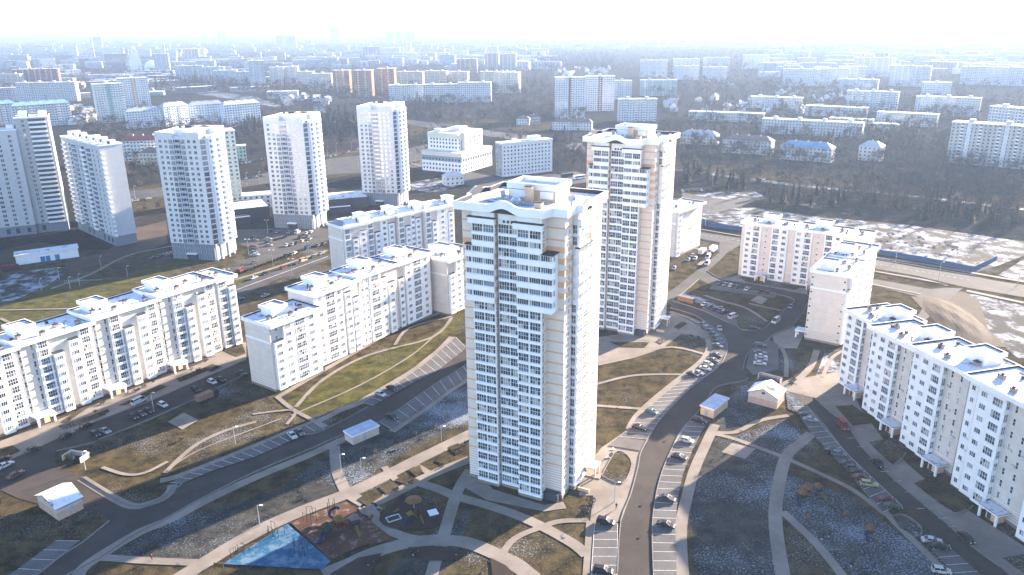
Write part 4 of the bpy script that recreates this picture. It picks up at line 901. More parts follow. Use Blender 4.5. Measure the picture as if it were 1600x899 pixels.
tag(q.build('window', [GL[0]], T), kind='stuff'); b = MB(); b.box(-.3, 50.3, -.3, 11.3, 27, 28.3, 0, 1); b.build('roof', [HC, SNOW], T); b = MB(); b.box(30, 40, 3, 9, 28.3, 31.5, 0, 1); b.box(14, 17, 4, 8, 28.3, 30.5, 0, 1); b.build('roof_housing', [WHITE, SNOW], T)
bgb('small white kiosk house with grey hipped roof in front of the clinic', 694, 728, 290, 270, wh, 20, 9, 'grey', name='kiosk', cat='kiosk')
# middle distance, centre and right
bgb('tall white block with brown stair stripes beyond the second tower, left half', 867, 914, 184, 121, (.58, .61, .66), 6, 14, stripe=BROWN_S, sec=1); bgb('tall white block with brown stair stripes beyond the second tower, right half', 914, 960, 174, 119, (.58, .61, .66), 6, 14, stripe=BROWN_S, sec=1)
bgb('white nine storey block directly above the second tower roof', 965, 1026, 190, 155, wh, 8, 12); bgb('pale block half hidden behind the brown striped block', 955, 986, 156, 126, pale, 0, 12); bgb('pale teal apartment block left of the wood', 1000, 1057, 150, 125, GREENW, 6, 12)
for i, (x0, x1, yb, yt) in enumerate(((1000, 1042, 121, 94), (1051, 1092, 113, 92), (1053, 1091, 125, 103), (1098, 1139, 112, 90), (1097, 1135, 128, 105), (1160, 1200, 108, 86), (1223, 1278, 135, 108), (1275, 1320, 134, 107), (1310, 1350, 130, 104))): bgb('white slab block in the hazy wooded distance right of centre', x0, x1, yb, yt, wh, 4, 12)
for (x0, x1, yb, yt) in ((1310, 1368, 144, 124), (1333, 1388, 120, 90), (1390, 1448, 135, 103)): bgb('pale slab block in bright haze right of centre', x0, x1, yb, yt, pale, -8, 12)
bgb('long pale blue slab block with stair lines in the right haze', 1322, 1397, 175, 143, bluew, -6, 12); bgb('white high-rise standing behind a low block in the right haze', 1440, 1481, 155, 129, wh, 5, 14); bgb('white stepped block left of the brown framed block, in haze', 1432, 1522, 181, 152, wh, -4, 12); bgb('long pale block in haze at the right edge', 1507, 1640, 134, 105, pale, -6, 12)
bgb('grey block with white balconies and brown frames at the right edge behind the park', 1484, 1640, 262, 196, (.45, .43, .41), -10, 13, stripe=plain('white_stripe', (.62, .6, .6), .8), sec=3); bgb('white block behind the brown framed block at the right edge', 1537, 1640, 228, 170, wh, -30, 14)
for (x0, x1, yb, yt) in ((1172, 1250, 170, 152), (1258, 1350, 183, 167), (1370, 1458, 197, 177), (1295, 1360, 200, 186), (1330, 1400, 203, 193), (1190, 1340, 212, 189), (1075, 1190, 190, 176)): bgb('low five storey block with snowy flat roof among the trees', x0, x1, yb, yt, (.52, .52, .53), -10, 12)
for (x0, x1, yb, yt, rf) in ((1060, 1120, 226, 205, 'grey'), (1126, 1204, 241, 213, 'brown'), (1216, 1297, 252, 223, 'blue'), (1338, 1375, 252, 222, 'grey')): bgb('white two storey house with %s hipped roof beside the park' % rf, x0, x1, yb, yt, (.62, .58, .54), -14, 14, rf, name='house', cat='house')
bgb('long white timbered house with brown roof behind the clinic slab', 862, 925, 204, 186, (.6, .58, .56), -8, 10, 'brown', name='house', cat='house'); bgb('white house with brown roof left of the timbered house', 806, 828, 196, 182, (.6, .58, .55), -10, 10, 'brown', name='house', cat='house'); bgb('dark gabled house touching the timbered house', 826, 846, 194, 179, (.4, .36, .34), 20, 10, 'brown', name='house', cat='house')
bgb('white round house with brown cone roof above the dark wood', 490, 508, 176, 163, wh, 0, 12, 'brown', name='house', cat='house')
# centre distance: brick towers and white rows
for (x0, x1, yb, yt) in ((520, 549, 145, 110), (553, 584, 151, 110), (590, 619, 147, 107)): bgb('orange brick tower block in the centre distance', x0, x1, yb, yt, (.33, .165, .10), -18, 14)
for (x0, x1, yb, yt) in ((608, 664, 158, 133), (662, 718, 160, 132), (716, 768, 160, 129)): bgb('white stepped slab in the front row before the bare trees', x0, x1, yb, yt, wh, -6, 12)
for (x0, x1, yb, yt) in ((620, 662, 137, 112), (662, 700, 138, 111), (700, 732, 137, 112), (748, 800, 142, 112), (772, 812, 146, 113)): bgb('cream slab block behind the white front row', x0, x1, yb, yt, cream_, -22, 12)
for (x0, x1, yb, yt) in ((757, 780, 111, 83), (781, 807, 112, 84)): bgb('grey slab tower in the centre distance, one of a pair', x0, x1, yb, yt, grey, -10, 14)
bgb('red brown tower blocks left of the grey slab pair', 714, 746, 114, 92, (.36, .22, .19), -10, 14); bgb('dark brown block left of white offices in the centre haze', 568, 593, 93, 73, (.25, .24, .28), 0, 14)
for (x0, x1, yb, yt) in ((422, 446, 134, 105), (447, 468, 133, 104), (466, 492, 137, 112), (488, 520, 141, 115)): bgb('grey cream slab tower left of the brick towers', x0, x1, yb, yt, (.50, .48, .47), -14, 14)
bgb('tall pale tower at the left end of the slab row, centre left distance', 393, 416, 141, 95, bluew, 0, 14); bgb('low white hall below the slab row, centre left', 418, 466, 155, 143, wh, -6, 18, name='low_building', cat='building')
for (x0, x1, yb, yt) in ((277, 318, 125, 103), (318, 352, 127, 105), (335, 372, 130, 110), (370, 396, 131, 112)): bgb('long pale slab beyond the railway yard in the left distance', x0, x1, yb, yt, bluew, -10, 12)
# landmarks far left: dark glass block with a curved sail tower and a dome
p, H, Wd, rz = place(168, 200, 107, 84, 0, 20); T = thing('office_building', 'dark glass block beside the curved sail tower in the left distance', 'office building', (p.x, p.y, 0), rz); b = MB(); b.prism([(-Wd / 2 + 4, 0), (Wd / 2, 0), (Wd / 2, 20), (-Wd / 2, 20)], -.1, H, 0); b.build('wall', [GL[1]], T)
p, H, Wd, rz = place(200, 222, 110, 73, 0, 20); T = thing('sail_tower', 'bright curved sail shaped tower in the left distance', 'office building', (p.x, p.y, 0), rz); b = MB(); pr = [(-Wd / 2, 0)] + [(Wd / 2 * math.sqrt(max(0, 1 - (k / 10) ** 2)), H * k / 10) for k in range(11)]
for i in range(len(pr)):
    (xa, za), (xb, zb) = pr[i], pr[(i + 1) % len(pr)]; b.face([(xa, 0, za), (xa, 20, za), (xb, 20, zb), (xb, 0, zb)], 0)
b.face([(x, 0, z) for x, z in pr], 0); b.face([(x, 20, z) for x, z in pr[::-1]], 0); b.build('wall', [WHITE], T)
p, H, Wd, rz = place(222, 244, 110, 95, 0, 20); b = MB()
for k in range(5): a0, a1 = k * math.pi / 10, (k + 1) * math.pi / 10; b.cyl(0, Wd / 2, H * math.sin(a0), H * math.sin(a1), Wd / 2 * math.cos(a0), 16, 0, Wd / 2 * math.cos(a1) + .01)
tag(b.build('dome_hall', [WHITE], None, (p.x, p.y, 0)), 'white dome beside the curved sail tower', 'hall')
# skyline towers and masts
for (x0, x1, yb, yt, c) in ((143, 160, 75, 58, bluew), (110, 122, 90, 71, wh), (243, 266, 113, 84, bluew), (292, 312, 98, 77, grey), (300, 322, 97, 76, wh), (316, 324, 66, 51, bluew), (341, 354, 66, 48, bluew), (433, 447, 78, 55, wh), (447, 464, 78, 56, wh), (478, 488, 76, 62, cream_), (517, 531, 67, 42, bluew), (604, 617, 70, 50, bluew), (619, 630, 71, 49, bluew), (632, 650, 71, 50, bluew), (598, 626, 92, 75, wh), (628, 643, 90, 66, wh), (1076, 1088, 63, 50, wh), (1298, 1310, 56, 40, wh), (1556, 1570, 64, 31, pale)):
    bgb('tower on the hazy skyline', x0, x1, yb, yt, c, -8, 16, group='skyline towers')
MAST = plain('mast_steel', (.35, .3, .32), .6)
for (px, yb, yt, lab) in ((557, 78, 45, 'red and white lattice mast on the skyline left of centre'), (149, 95, 40, 'thin mast above the skyline tower at far left'), (260, 98, 36, 'thin mast on the skyline above the slab rows, left'), (1267, 60, 45, 'tower crane on the hazy skyline at right')):
    p = at(px, yb); H = height_to(p, yt); b = MB(); b.tube((0, 0, 0), (0, 0, H), 2.4, .5, 4)
    for k in range(1, 6): b.box(-2.6, 2.6, -2.6, 2.6, H * k / 6.5, H * k / 6.5 + 1.5)
    if 'crane' in lab: b.box(-14, 40, -.8, .8, H * .82, H * .82 + 2)
    tag(b.build('crane' if 'crane' in lab else 'mast', [MAST], None, (p.x, p.y, 0)), lab, 'crane' if 'crane' in lab else 'mast')

# ------------------------------------------------------------------ far city: single blocks in haze, then low houses
FW = [far_wall('far_facade', c, d) for c, d in (((.40, .42, .46), (.10, .12, .16)), ((.33, .36, .42), (.09, .11, .15)), ((.38, .35, .33), (.12, .11, .12)), ((.22, .20, .21), (.07, .07, .09)), ((.46, .48, .52), (.15, .17, .21)))]
UNIT = {}
def far_block(px, pyb, wpx, H, ang, mi, label, group, dp=13):
    p = at(px, pyb); Wd = wpx / FPX * zdist(p); k = (round(Wd / 8) * 8 + 8, round(H / 3) * 3, mi, dp)
    if k not in UNIT: b = MB(); b.box(-k[0] / 2, k[0] / 2, 0, dp, -.1, k[1]); b.box(-3, 3, dp * .3, dp * .7, k[1], k[1] + 2.4); UNIT[k] = b.mesh('far_block', FW[mi])
    word = ('wide ' if wpx > 24 else 'narrow ') + ('tall ' if H > 24 else 'low ') + ('grey', 'blue-grey', 'cream', 'brown', 'white')[mi]; label = word + label[label.index(' block'):]
    return tag(link('far_block', UNIT[k], None, (p.x, p.y, 0), math.atan2(-p.x, p.y) + math.radians(ang)), label, 'apartment block', group)
fr_ = random.Random(5); taken = []
def scatter(x0, x1, y0, y1, n, wr, hr, label, group, mis=(0, 1, 2, 4)):
    for _ in range(n):
        for _t in range(12):
            px, py = fr_.uniform(x0, x1), y0 + (y1 - y0) * fr_.random() ** 1.2; wpx = fr_.uniform(*wr) * (.35 + .65 * (py - 48) / 60)
            if all(abs(px - a) > (wpx + c) * .55 or abs(py - b_) > 4 for a, b_, c in taken): break
        taken.append((px, py, wpx)); far_block(px, py, wpx, fr_.uniform(*hr), fr_.choice((-25, -12, 0, 12)), fr_.choice(mis), label, group)
scatter(0, 420, 62, 104, 62, (14, 40), (15, 34), 'small pale block in the hazy city at upper left', 'hazy city at upper left')
scatter(420, 860, 60, 106, 66, (14, 40), (15, 36), 'small pale block in the hazy city at upper centre', 'hazy city at upper centre')
scatter(860, 1240, 56, 78, 48, (14, 36), (14, 30), 'small pale block beyond the wood, upper right of centre', 'hazy city beyond the wood')
scatter(1200, 1600, 52, 120, 80, (22, 60), (15, 32), 'pale block almost lost in the bright haze at upper right', 'hazy city at upper right', (0, 1, 4))
hg = {}
def house(px, py, label, group, s=1.0):
    mi = fr_.randrange(4); k = mi
    if k not in hg:
        w_ = MB(); w_.box(-5, 5, -4, 4, -.1, 4.5); r = MB(); r.face([(-5.4, -4.5, 4.3), (5.4, -4.5, 4.3), (5.4, 0, 8), (-5.4, 0, 8)]); r.face([(5.4, 4.5, 4.3), (-5.4, 4.5, 4.3), (-5.4, 0, 8), (5.4, 0, 8)]); r.face([(-5, -4, 4.5), (-5, 0, 7.7), (-5, 4, 4.5)], 1); r.face([(5, 4, 4.5), (5, 0, 7.7), (5, -4, 4.5)], 1)
        hg[k] = (w_.mesh('wall', cmat(((.6, .56, .5), (.55, .57, .6), (.5, .42, .36), (.62, .62, .62))[mi])), r.mesh('roof', [(BROWNROOF, SNOW, GREYROOF, BROWNROOF)[mi], WHITE]))
    p = at(px, py); T = tag(link('house', None, None, (p.x, p.y, 0), fr_.uniform(0, 3.1)), label, 'house', group); T.scale = (s, s, s); link('wall', hg[k][0], T); link('roof', hg[k][1], T)
def houses(n, x0, x1, y0, y1, label, group):
    for _ in range(n): house(fr_.uniform(x0, x1), fr_.uniform(y0, y1), label, group, fr_.uniform(.9, 1.4))
houses(26, 868, 960, 108, 120, 'small house among many roofs below the wood', 'houses below the wood')
houses(40, 1040, 1330, 132, 178, 'small house among bare trees, right of centre', 'houses among the bare trees')
houses(30, 420, 640, 84, 106, 'small house in the hazy suburb, centre left', 'hazy suburb houses')
houses(16, 100, 160, 172, 198, 'small house or shed left of the striped twin towers', 'sheds left of the twin towers')
houses(14, 420, 520, 150, 165, 'small shed below the slab row, centre left', 'sheds below the slab row')

# ------------------------------------------------------------------ small buildings near the camera
HUT = plain('hut_render', (.50, .43, .38), .85, .08); HUTB = plain('hut_base', (.44, .31, .25), .85, .1)
def gable_hut(label, px, py, wd, dp, h, rise, rz, hip=False, door=True):
    p = at(px, py); T = thing('utility_hut', label, 'hut', (p.x, p.y, 0), rz); b = MB(); x, y = wd / 2, dp / 2
    b.box(-x, x, -y, y, -.1, h * .6, 1); b.box(-x + .02, x - .02, -y + .02, y - .02, h * .6, h, 0)
    for s in (-1, 1): b.face([(s * x, -y, h), (s * x, y, h), (s * x, 0, h + rise)], 0)
    b.build('wall', [HUT, HUTB], T); r = MB(); o = .45
    for s in (-1, 1):
        pts = [(-x - o, s * (y + o), h - .15), (x + o, s * (y + o), h - .15), (x + o, 0, h + rise + .12), (-x - o, 0, h + rise + .12)]
        r.face(pts if s < 0 else pts[::-1], 0); lo = [(q[0], q[1], q[2] - .18) for q in pts]; r.face(lo, 1)
        for k in range(4): r.face([pts[k], pts[(k + 1) % 4], lo[(k + 1) % 4], lo[k]], 1)
    r.build('roof', [SNOW, DARK], T)
    if door: d = MB(); d.box(x, x + .06, -1.2, -.1, 0, 2.2); d.build('door', [DARK], T); d = MB(); d.box(-.5, .5, -y - .05, -y, 1.2, 2.2); d.build('vent_grille', [GREYROOF], T); d = MB(); d.box(-x - .05, -x, -.5, .5, h + .2, h + 1.0); d.build('gable_window', [GL[0]], T)
hd = lambda a, b: math.atan2((at(*b) - at(*a)).y, (at(*b) - at(*a)).x)
gable_hut('small cream hut with snowy gable roof on the left car yard', 96.1, 794.0, 6.4, 10.6, 3.8, 2.0, math.radians(54.5))
gable_hut('small pink and white hut with snowy gable roof beside the right parking yard', 1196.5, 627.0, 7.8, 9.7, 4.0, 2.2, math.radians(55))
def flat_box(label, px, py, wd, dp, h, rz, lower):
    p = at(px, py); T = thing('transformer_box', label, 'hut', (p.x, p.y, 0), rz); b = MB(); b.box(-wd / 2, wd / 2, -dp / 2, dp / 2, -.1, h, 0); b.build('wall', [lower], T)
    b = MB(); b.box(-wd / 2 - .3, wd / 2 + .3, -dp / 2 - .3, dp / 2 + .3, h, h + .45, 0, 1); b.build('roof', [WHITE, plain('tin_roof', (.30, .36, .46), .5, .12, .4)], T)
    b = MB(); b.box(-1, .2, -dp / 2 - .05, -dp / 2, .1, 2.2); b.build('door', [GREYROOF], T)
flat_box('low cream box building with flat blue-grey roof beside the left curving road', 566, 683, 9.5, 4.6, 2.8, hd((553, 692), (593, 675)), HUT)
flat_box('small brick box building with flat blue-grey roof beside the right parking strip', 1115.7, 641.9, 4.6, 10.2, 3.0, math.radians(-41), ORANGE)
p = at(76, 408); T = thing('garage', 'long white garage with pale roof and blue doors at the left edge', 'garage', (p.x, p.y, 0), hd((45, 414), (110, 405))); b = MB(); b.box(-15, 15, 0, 9, -.1, 5, 0); b.build('wall', [WHITE], T); b = MB(); b.box(-15.5, 15.5, -.5, 9.5, 5, 5.5, 0, 1); b.build('roof', [WHITE, SNOW], T)
BLUED = plain('blue_door', (.03, .18, .38), .5)
for x in (-2.5, 0, 4.5): b = MB(); b.box(x - 1.1, x + 1.1, -.08, 0, 0, 3); b.build('door', [BLUED], T)
def bin_yard(label, px, py, rz, wd, dp, h):
    p = at(px, py); T = thing('bin_enclosure', label, 'bin enclosure', (p.x, p.y, 0), rz); b = MB(); b.box(-wd / 2, -wd / 2 + .25, 0, dp, 0, h); b.box(wd / 2 - .25, wd / 2, 0, dp, 0, h); b.box(-wd / 2 + .25, wd / 2 - .25, dp - .25, dp, 0, h); b.build('wall', [HUT], T)
bin_yard('open cream bin enclosure beside the left yard road', 112, 722, hd((100, 718), (127, 722)), 6.5, 3.6, 1.7); bin_yard('dark bin shelter with round openings beside the pink hut', 1201, 597, hd((1185, 592), (1216, 600)), 8, 2.4, 2.0)
YEL = plain('yellow_paint', (.13, .085, .015), .5); RED = plain('red_paint', (.08, .012, .014), .5); ORG = plain('orange_paint', (.15, .07, .02), .5); BLU = plain('blue_paint', (.010, .022, .06), .5); GRN = plain('green_paint', (.012, .032, .018), .5)
def bin_(label, px, py, mat):
    p = at(px, py); T = thing('rubbish_bin', label, 'bin', (p.x, p.y, CARZ - .1)); b = MB(); b.prism([(-.6, -.5), (.6, -.5), (.7, .5), (-.7, .5)], .15, 1.15); b.build('bin_body', [mat], T); b = MB(); b.box(-.75, .75, -.6, .6, 1.15, 1.3); b.build('lid', [mat], T)
bin_('yellow bin inside the open cream enclosure', 108, 717, YEL); bin_('dark bin inside the open cream enclosure', 114, 720, DARK)
for i, (px, py) in enumerate(((1191, 594), (1197, 595.5), (1203, 597), (1209, 598.5))): p = at(px, py); b = MB(); b.cyl(0, 0, 0, 1.5, .7, 12); later(tag(b.build('rubbish_bin', [DARK], None, (p.x, p.y - .4, .2)), None, 'bin', 'bins in the dark shelter'), px, 'round dark bin in the shelter beside the pink hut')
for (px, py) in ((1066, 470), (1078, 473)):
    CONT = plain('container_paint', (.20, .12, .08), .7); p = at(px, py); T = later(tag(link('storage_container', None, None, (p.x, p.y, .15), hd((1059, 470), (1084, 476))), None, 'container', 'orange containers'), px, 'orange brown container beside the road bend at the second tower'); b = MB(); b.box(-1.9, 1.9, -1.1, 1.1, 0, 2.2); b.build('container_body', [CONT], T); b = MB(); b.box(-2.0, 2.0, -1.2, 1.2, 2.2, 2.35); b.build('roof', [HUT], T)

# ------------------------------------------------------------------ cars
TYRE = plain('tyre', (.02, .02, .02), .9); CGL = glass_mat('car_glass', (.012, .016, .02), .08); CGL.node_tree.nodes['Principled BSDF'].inputs['IOR'].default_value = 1.35; LAMPW = plain('headlight', (.7, .7, .68), .2); LAMPR = plain('taillight', (.35, .02, .02), .3); TRIM = plain('bumper', (.03, .03, .035), .7)
PAINTS = {}
def paint(n):
    if n not in PAINTS:
        c = {'white': (.42, .42, .42), 'black': (.012, .012, .015), 'dark grey': (.05, .055, .06), 'silver': (.2, .21, .22), 'grey': (.09, .095, .10), 'navy blue': (.015, .03, .10), 'blue grey': (.09, .13, .17), 'red': (.16, .012, .012), 'dark red': (.12, .02, .025), 'brown': (.10, .06, .05), 'dark green': (.02, .05, .04), 'cream': (.30, .26, .19), 'pale yellow': (.33, .29, .13), 'teal': (.03, .10, .12), 'orange': (.45, .17, .04)}[n]
        mt, t, b = new_mat('paint_' + n.replace(' ', '_')); b.inputs['Base Color'].default_value = (*c, 1); b.inputs['Roughness'].default_value = .35; b.inputs['Specular IOR Level'].default_value = .25; b.inputs['Coat Weight'].default_value = .12; b.inputs['Coat Roughness'].default_value = .1
        PAINTS[n] = mt
    return PAINTS[n]
CM = {}
def car_meshes(kind):
    if kind in CM: return CM[kind]
    L, Wd = {'sedan': (4.6, 1.8), 'hatchback': (4.1, 1.75), 'estate': (4.6, 1.78), 'suv': (4.6, 1.9), 'van': (5.3, 2.0)}[kind]; h = Wd / 2
    roofh = {'sedan': 1.45, 'hatchback': 1.5, 'estate': 1.5, 'suv': 1.75, 'van': 2.3}[kind]; belt = {'sedan': .92, 'hatchback': .95, 'estate': .93, 'suv': 1.1, 'van': 1.3}[kind]
    prof = [(-L / 2, .32), (-L / 2 - .02, .62), (-L / 2 + .1, belt - .08), (-L * .28, belt), (L * .2, belt), (L / 2 - .35, belt - .16), (L / 2, .62), (L / 2, .32)]
    if kind != 'sedan': prof[2] = (-L / 2 + .03, belt - .02); prof[3] = (-L * .42, belt)
    b = MB(); n = len(prof)
    ys = [(-h, .0), (-h * .86, .0), (h * .86, 0), (h, 0)]
    def ring(y, inset): return [(x * (1 - inset * .03), y, z - (inset * .06 if z > .5 else 0)) for x, z in prof]
    R_s = [ring(-h, 1), ring(-h * .84, 0), ring(h * .84, 0), ring(h, 1)]
    for a in range(3):
        for i in range(n - 1): b.face([R_s[a][i], R_s[a][i + 1], R_s[a + 1][i + 1], R_s[a + 1][i]], 0)
    b.face(R_s[0], 0); b.face(R_s[3][::-1], 0)
    x0, x1, t0, t1 = {'sedan': (-L * .36, L * .24, -L * .20, L * .07), 'hatchback': (-L * .47, L * .26, -L * .38, L * .08), 'estate': (-L * .47, L * .24, -L * .41, L * .07), 'suv': (-L * .47, L * .25, -L * .41, L * .08), 'van': (-L * .485, L * .42, -L * .46, L * .22)}[kind]
    hb, ht = h * .9, h * .74
    lo = [(x0, -hb, belt - .03), (x1, -hb, belt - .03), (x1, hb, belt - .03), (x0, hb, belt - .03)]; hi = [(t0, -ht, roofh - .07), (t1, -ht, roofh - .07), (t1, ht, roofh - .07), (t0, ht, roofh - .07)]
    g_ = MB()
    for k in range(4): g_.face([lo[k], lo[(k + 1) % 4], hi[(k + 1) % 4], hi[k]], 0)
    rt = [(t0 + .08, -ht + .1, roofh), (t1 - .1, -ht + .1, roofh), (t1 - .1, ht - .1, roofh), (t0 + .08, ht - .1, roofh)]; b.face(rt, 0); hi2 = [(q[0] * 1.02, q[1] * 1.03, q[2] - .02) for q in hi]
    for k in range(4): b.face([hi2[k], hi2[(k + 1) % 4], rt[(k + 1) % 4], rt[k]], 0)
    for k, s in ((0, 1), (1, 1), (2, 1), (3, 1)): b.tube(lo[k], hi2[k], .055, .05, 4, 0)
    for s in (-1, 1): xm = (t0 + t1) / 2 + .1; b.tube((xm, s * hb, belt), (xm, s * ht * 1.02, roofh - .08), .05, .05, 4, 0)
    if kind == 'van':
        for s in (-1, 1): b.box(x0 + .1, L * .05, s * hb - .03 if s > 0 else -hb - .0, s * hb + .0 if s > 0 else -hb + .03, belt, roofh - .5, 0)
    wh_ = MB(); wh_.tube((0, -.11, 0), (0, .11, 0), .33, .33, 12, 0); wh_.tube((0, -.12, 0), (0, .12, 0), .18, .18, 8, 1)
    hl = MB(); hl.box(-.04, .03, -.2, .2, -.08, .08)
    CM[kind] = (b, g_, wh_.mesh('wheel', [TYRE, METAL]), hl.mesh('headlight', [LAMPW]), hl.mesh('taillight', [LAMPR]), L, Wd, {})
    return CM[kind]
CN = [0]
def car(px, py, dx, dy, color, kind, place_, far=False, moving=False):
    b, g_, whm, hlm, tlm, L, Wd, cache = car_meshes(kind); p = at(px, py); CN[0] += 1
    rz = heading(px, py, dx, dy)
    T = tag(link('van' if kind == 'van' else 'car', None, None, (p.x, p.y, CARZ if not far else .22), rz), None, 'van' if kind == 'van' else 'car', 'cars ' + place_)
    later(T, px, f'{color} {"van" if kind == "van" else "car" if far else kind} {place_}')
    if color not in cache:
        cache[color] = b.mesh('car_body', [paint(color)])
        if 'g' not in cache: cache['g'] = g_.mesh('car_window', [CGL])
    link('body', cache[color], T); link('window', cache['g'], T)
    for sx in (-1, 1):
        for sy in (-1, 1): link('wheel', whm, T, (sx * L * .31, sy * (Wd / 2 - .1), .33))
    if not far:
        for sy in (-1, 1): link('headlight', hlm, T, (L / 2 - .02, sy * (Wd / 2 - .35), .68)); link('taillight', tlm, T, (-L / 2 + .02, sy * (Wd / 2 - .3), .75))
YD = (12, -6)
for (px, py, c, k) in ((9, 731, 'white', 'sedan'), (25, 746, 'brown', 'sedan'), (52, 706, 'dark green', 'sedan'), (6, 722, 'black', 'hatchback'), (105, 684, 'black', 'sedan'), (137, 668, 'black', 'estate')): car(px, py, *YD, c, k, 'in the shaded yard at far left')
for (px, py, c, k, d) in ((149, 682, 'black', 'hatchback', (8, 4)), (165, 677, 'silver', 'sedan', (8, 4)), (209, 655, 'black', 'hatchback', (8, 4)), (221, 650, 'dark grey', 'sedan', (8, 4)), (233, 645, 'black', 'sedan', (8, 4)), (218, 631, 'white', 'van', YD), (255, 636, 'white', 'hatchback', (8, 4)), (306, 612, 'black', 'hatchback', (8, 4)), (332, 600, 'white', 'hatchback', (8, 4)), (345, 596, 'black', 'sedan', (8, 4)), (336, 578, 'black', 'estate', YD), (378, 586, 'dark grey', 'sedan', (8, 4))): car(px, py, *d, c, k, 'on the shaded street along the left row')
for (px, py, c, k) in ((595, 619, 'white', 'sedan'), (612, 610, 'black', 'sedan'), (612, 655, 'black', 'sedan')): car(px, py, 15, 7, c, k, 'in a bay of the left curving road near the tower')
for (px, py, c, k) in ((457, 684, 'white', 'sedan'), (469, 679, 'grey', 'sedan')): car(px, py, 9, 9, c, k, 'at the end of the lower left bays')
for (px, py, c, k) in ((1018, 647, 'teal', 'hatchback'), (999, 672, 'black', 'sedan'), (1082, 588, 'black', 'sedan'), (1091, 586, 'silver', 'sedan'), (1102, 579, 'white', 'sedan'), (1106, 572, 'white', 'hatchback'), (1114, 566, 'grey', 'sedan'), (1119, 558, 'dark grey', 'sedan')): car(px, py, 21, 6, c, k, 'in the bays left of the curving road')
for (px, py, c, k) in ((1121, 543, 'grey', 'sedan'), (1121, 537, 'black', 'sedan'), (1119, 531, 'dark green', 'sedan'), (1115, 525, 'dark grey', 'sedan'), (1104, 516, 'grey', 'estate'), (1099, 510, 'blue grey', 'sedan')): car(px, py, 16, 5, c, k, 'in the upper cluster at the second tower')
car(1124, 516, 3, 10, 'silver', 'sedan', 'driving on the bend beside the second tower'); car(1178, 516, 12, 1, 'black', 'estate', 'at the mouth of the courtyard loop'); car(1145, 498, 12, -5, 'white', 'van', 'in the bays on the courtyard bend')
for (px, py, c, k) in ((1131, 491, 'black', 'suv'), (1125, 488, 'navy blue', 'sedan'), (1116, 486, 'black', 'sedan'), (1109, 482, 'navy blue', 'estate'), (1101, 478, 'white', 'sedan')): car(px, py, 10, -5, c, k, 'in the bays on the courtyard bend')
for (px, py, c, k) in ((1187, 543, 'dark grey', 'suv'), (1187, 554, 'grey', 'sedan'), (1189, 560, 'white', 'sedan'), (1189, 565, 'silver', 'sedan'), (1187, 571, 'white', 'sedan')): car(px, py, 18, 2, c, k, 'in the lot right of the curving road')
for (px, py, c, k) in ((1124, 444, 'grey', 'sedan'), (1133, 446.5, 'silver', 'sedan'), (1142, 448.5, 'white', 'hatchback'), (1151, 451, 'dark grey', 'sedan'), (1167, 454, 'white', 'sedan'), (1188, 458, 'black', 'sedan'), (1197, 459.5, 'dark red', 'sedan')): car(px, py, 5, -4, c, k, 'in front of the pink block', False)
car(1235, 482, -3, 5, 'blue grey', 'sedan', 'on the right arm of the courtyard loop'); car(1212, 505, -6, 4, 'white', 'van', 'in the sun beside the end-on block')
for (px, py, c, k) in ((1106, 404, 'white', 'van'), (1105, 414, 'white', 'van'), (1082, 401, 'white', 'sedan'), (1075, 408, 'silver', 'sedan'), (1108, 396, 'white', 'suv'), (1053, 421, 'silver', 'sedan'), (1086, 406, 'white', 'hatchback')): car(px, py, -4, 5, c, k, 'at the sunny junction behind the second tower', True)
for (px, py, c, k) in ((1093, 661, 'black', 'suv'), (1073, 692, 'white', 'hatchback'), (1061, 718, 'black', 'sedan'), (1042, 783, 'dark grey', 'sedan'), (1040, 824, 'black', 'sedan')): car(px, py, 24, 6, c, k, 'in the bays right of the curving road')
car(946, 820, 20, 4, 'black', 'suv', 'in the bays by the plaza'); car(942, 897, 20, 3, 'black', 'suv', 'at the bottom edge of the bays by the plaza')
for (px, py, c, k) in ((1258, 652, 'black', 'sedan'), (1266, 659, 'silver', 'sedan'), (1300, 708, 'black', 'sedan'), (1310, 713, 'blue grey', 'hatchback'), (1325, 729, 'black', 'sedan'), (1331, 735, 'dark grey', 'hatchback'), (1337, 742, 'black', 'hatchback'), (1345, 750, 'dark red', 'sedan'), (1357, 760, 'pale yellow', 'estate'), (1385, 785, 'dark red', 'sedan'), (1394, 795, 'dark green', 'sedan'), (1455, 849, 'white', 'sedan'), (1467, 858, 'black', 'sedan'), (1470, 896, 'white', 'hatchback')): car(px, py, 22, 3, c, k, 'in the shaded bays of the right yard')
car(1316, 669, 12, 13, 'red', 'van', 'driving down the right yard road'); car(1372, 728, 12, 12, 'black', 'sedan', 'driving down the right yard road'); car(1509, 845, 12, 11, 'black', 'sedan', 'at the porch end of the right yard road')
LOT = 'in the sunlit lot below the white towers'
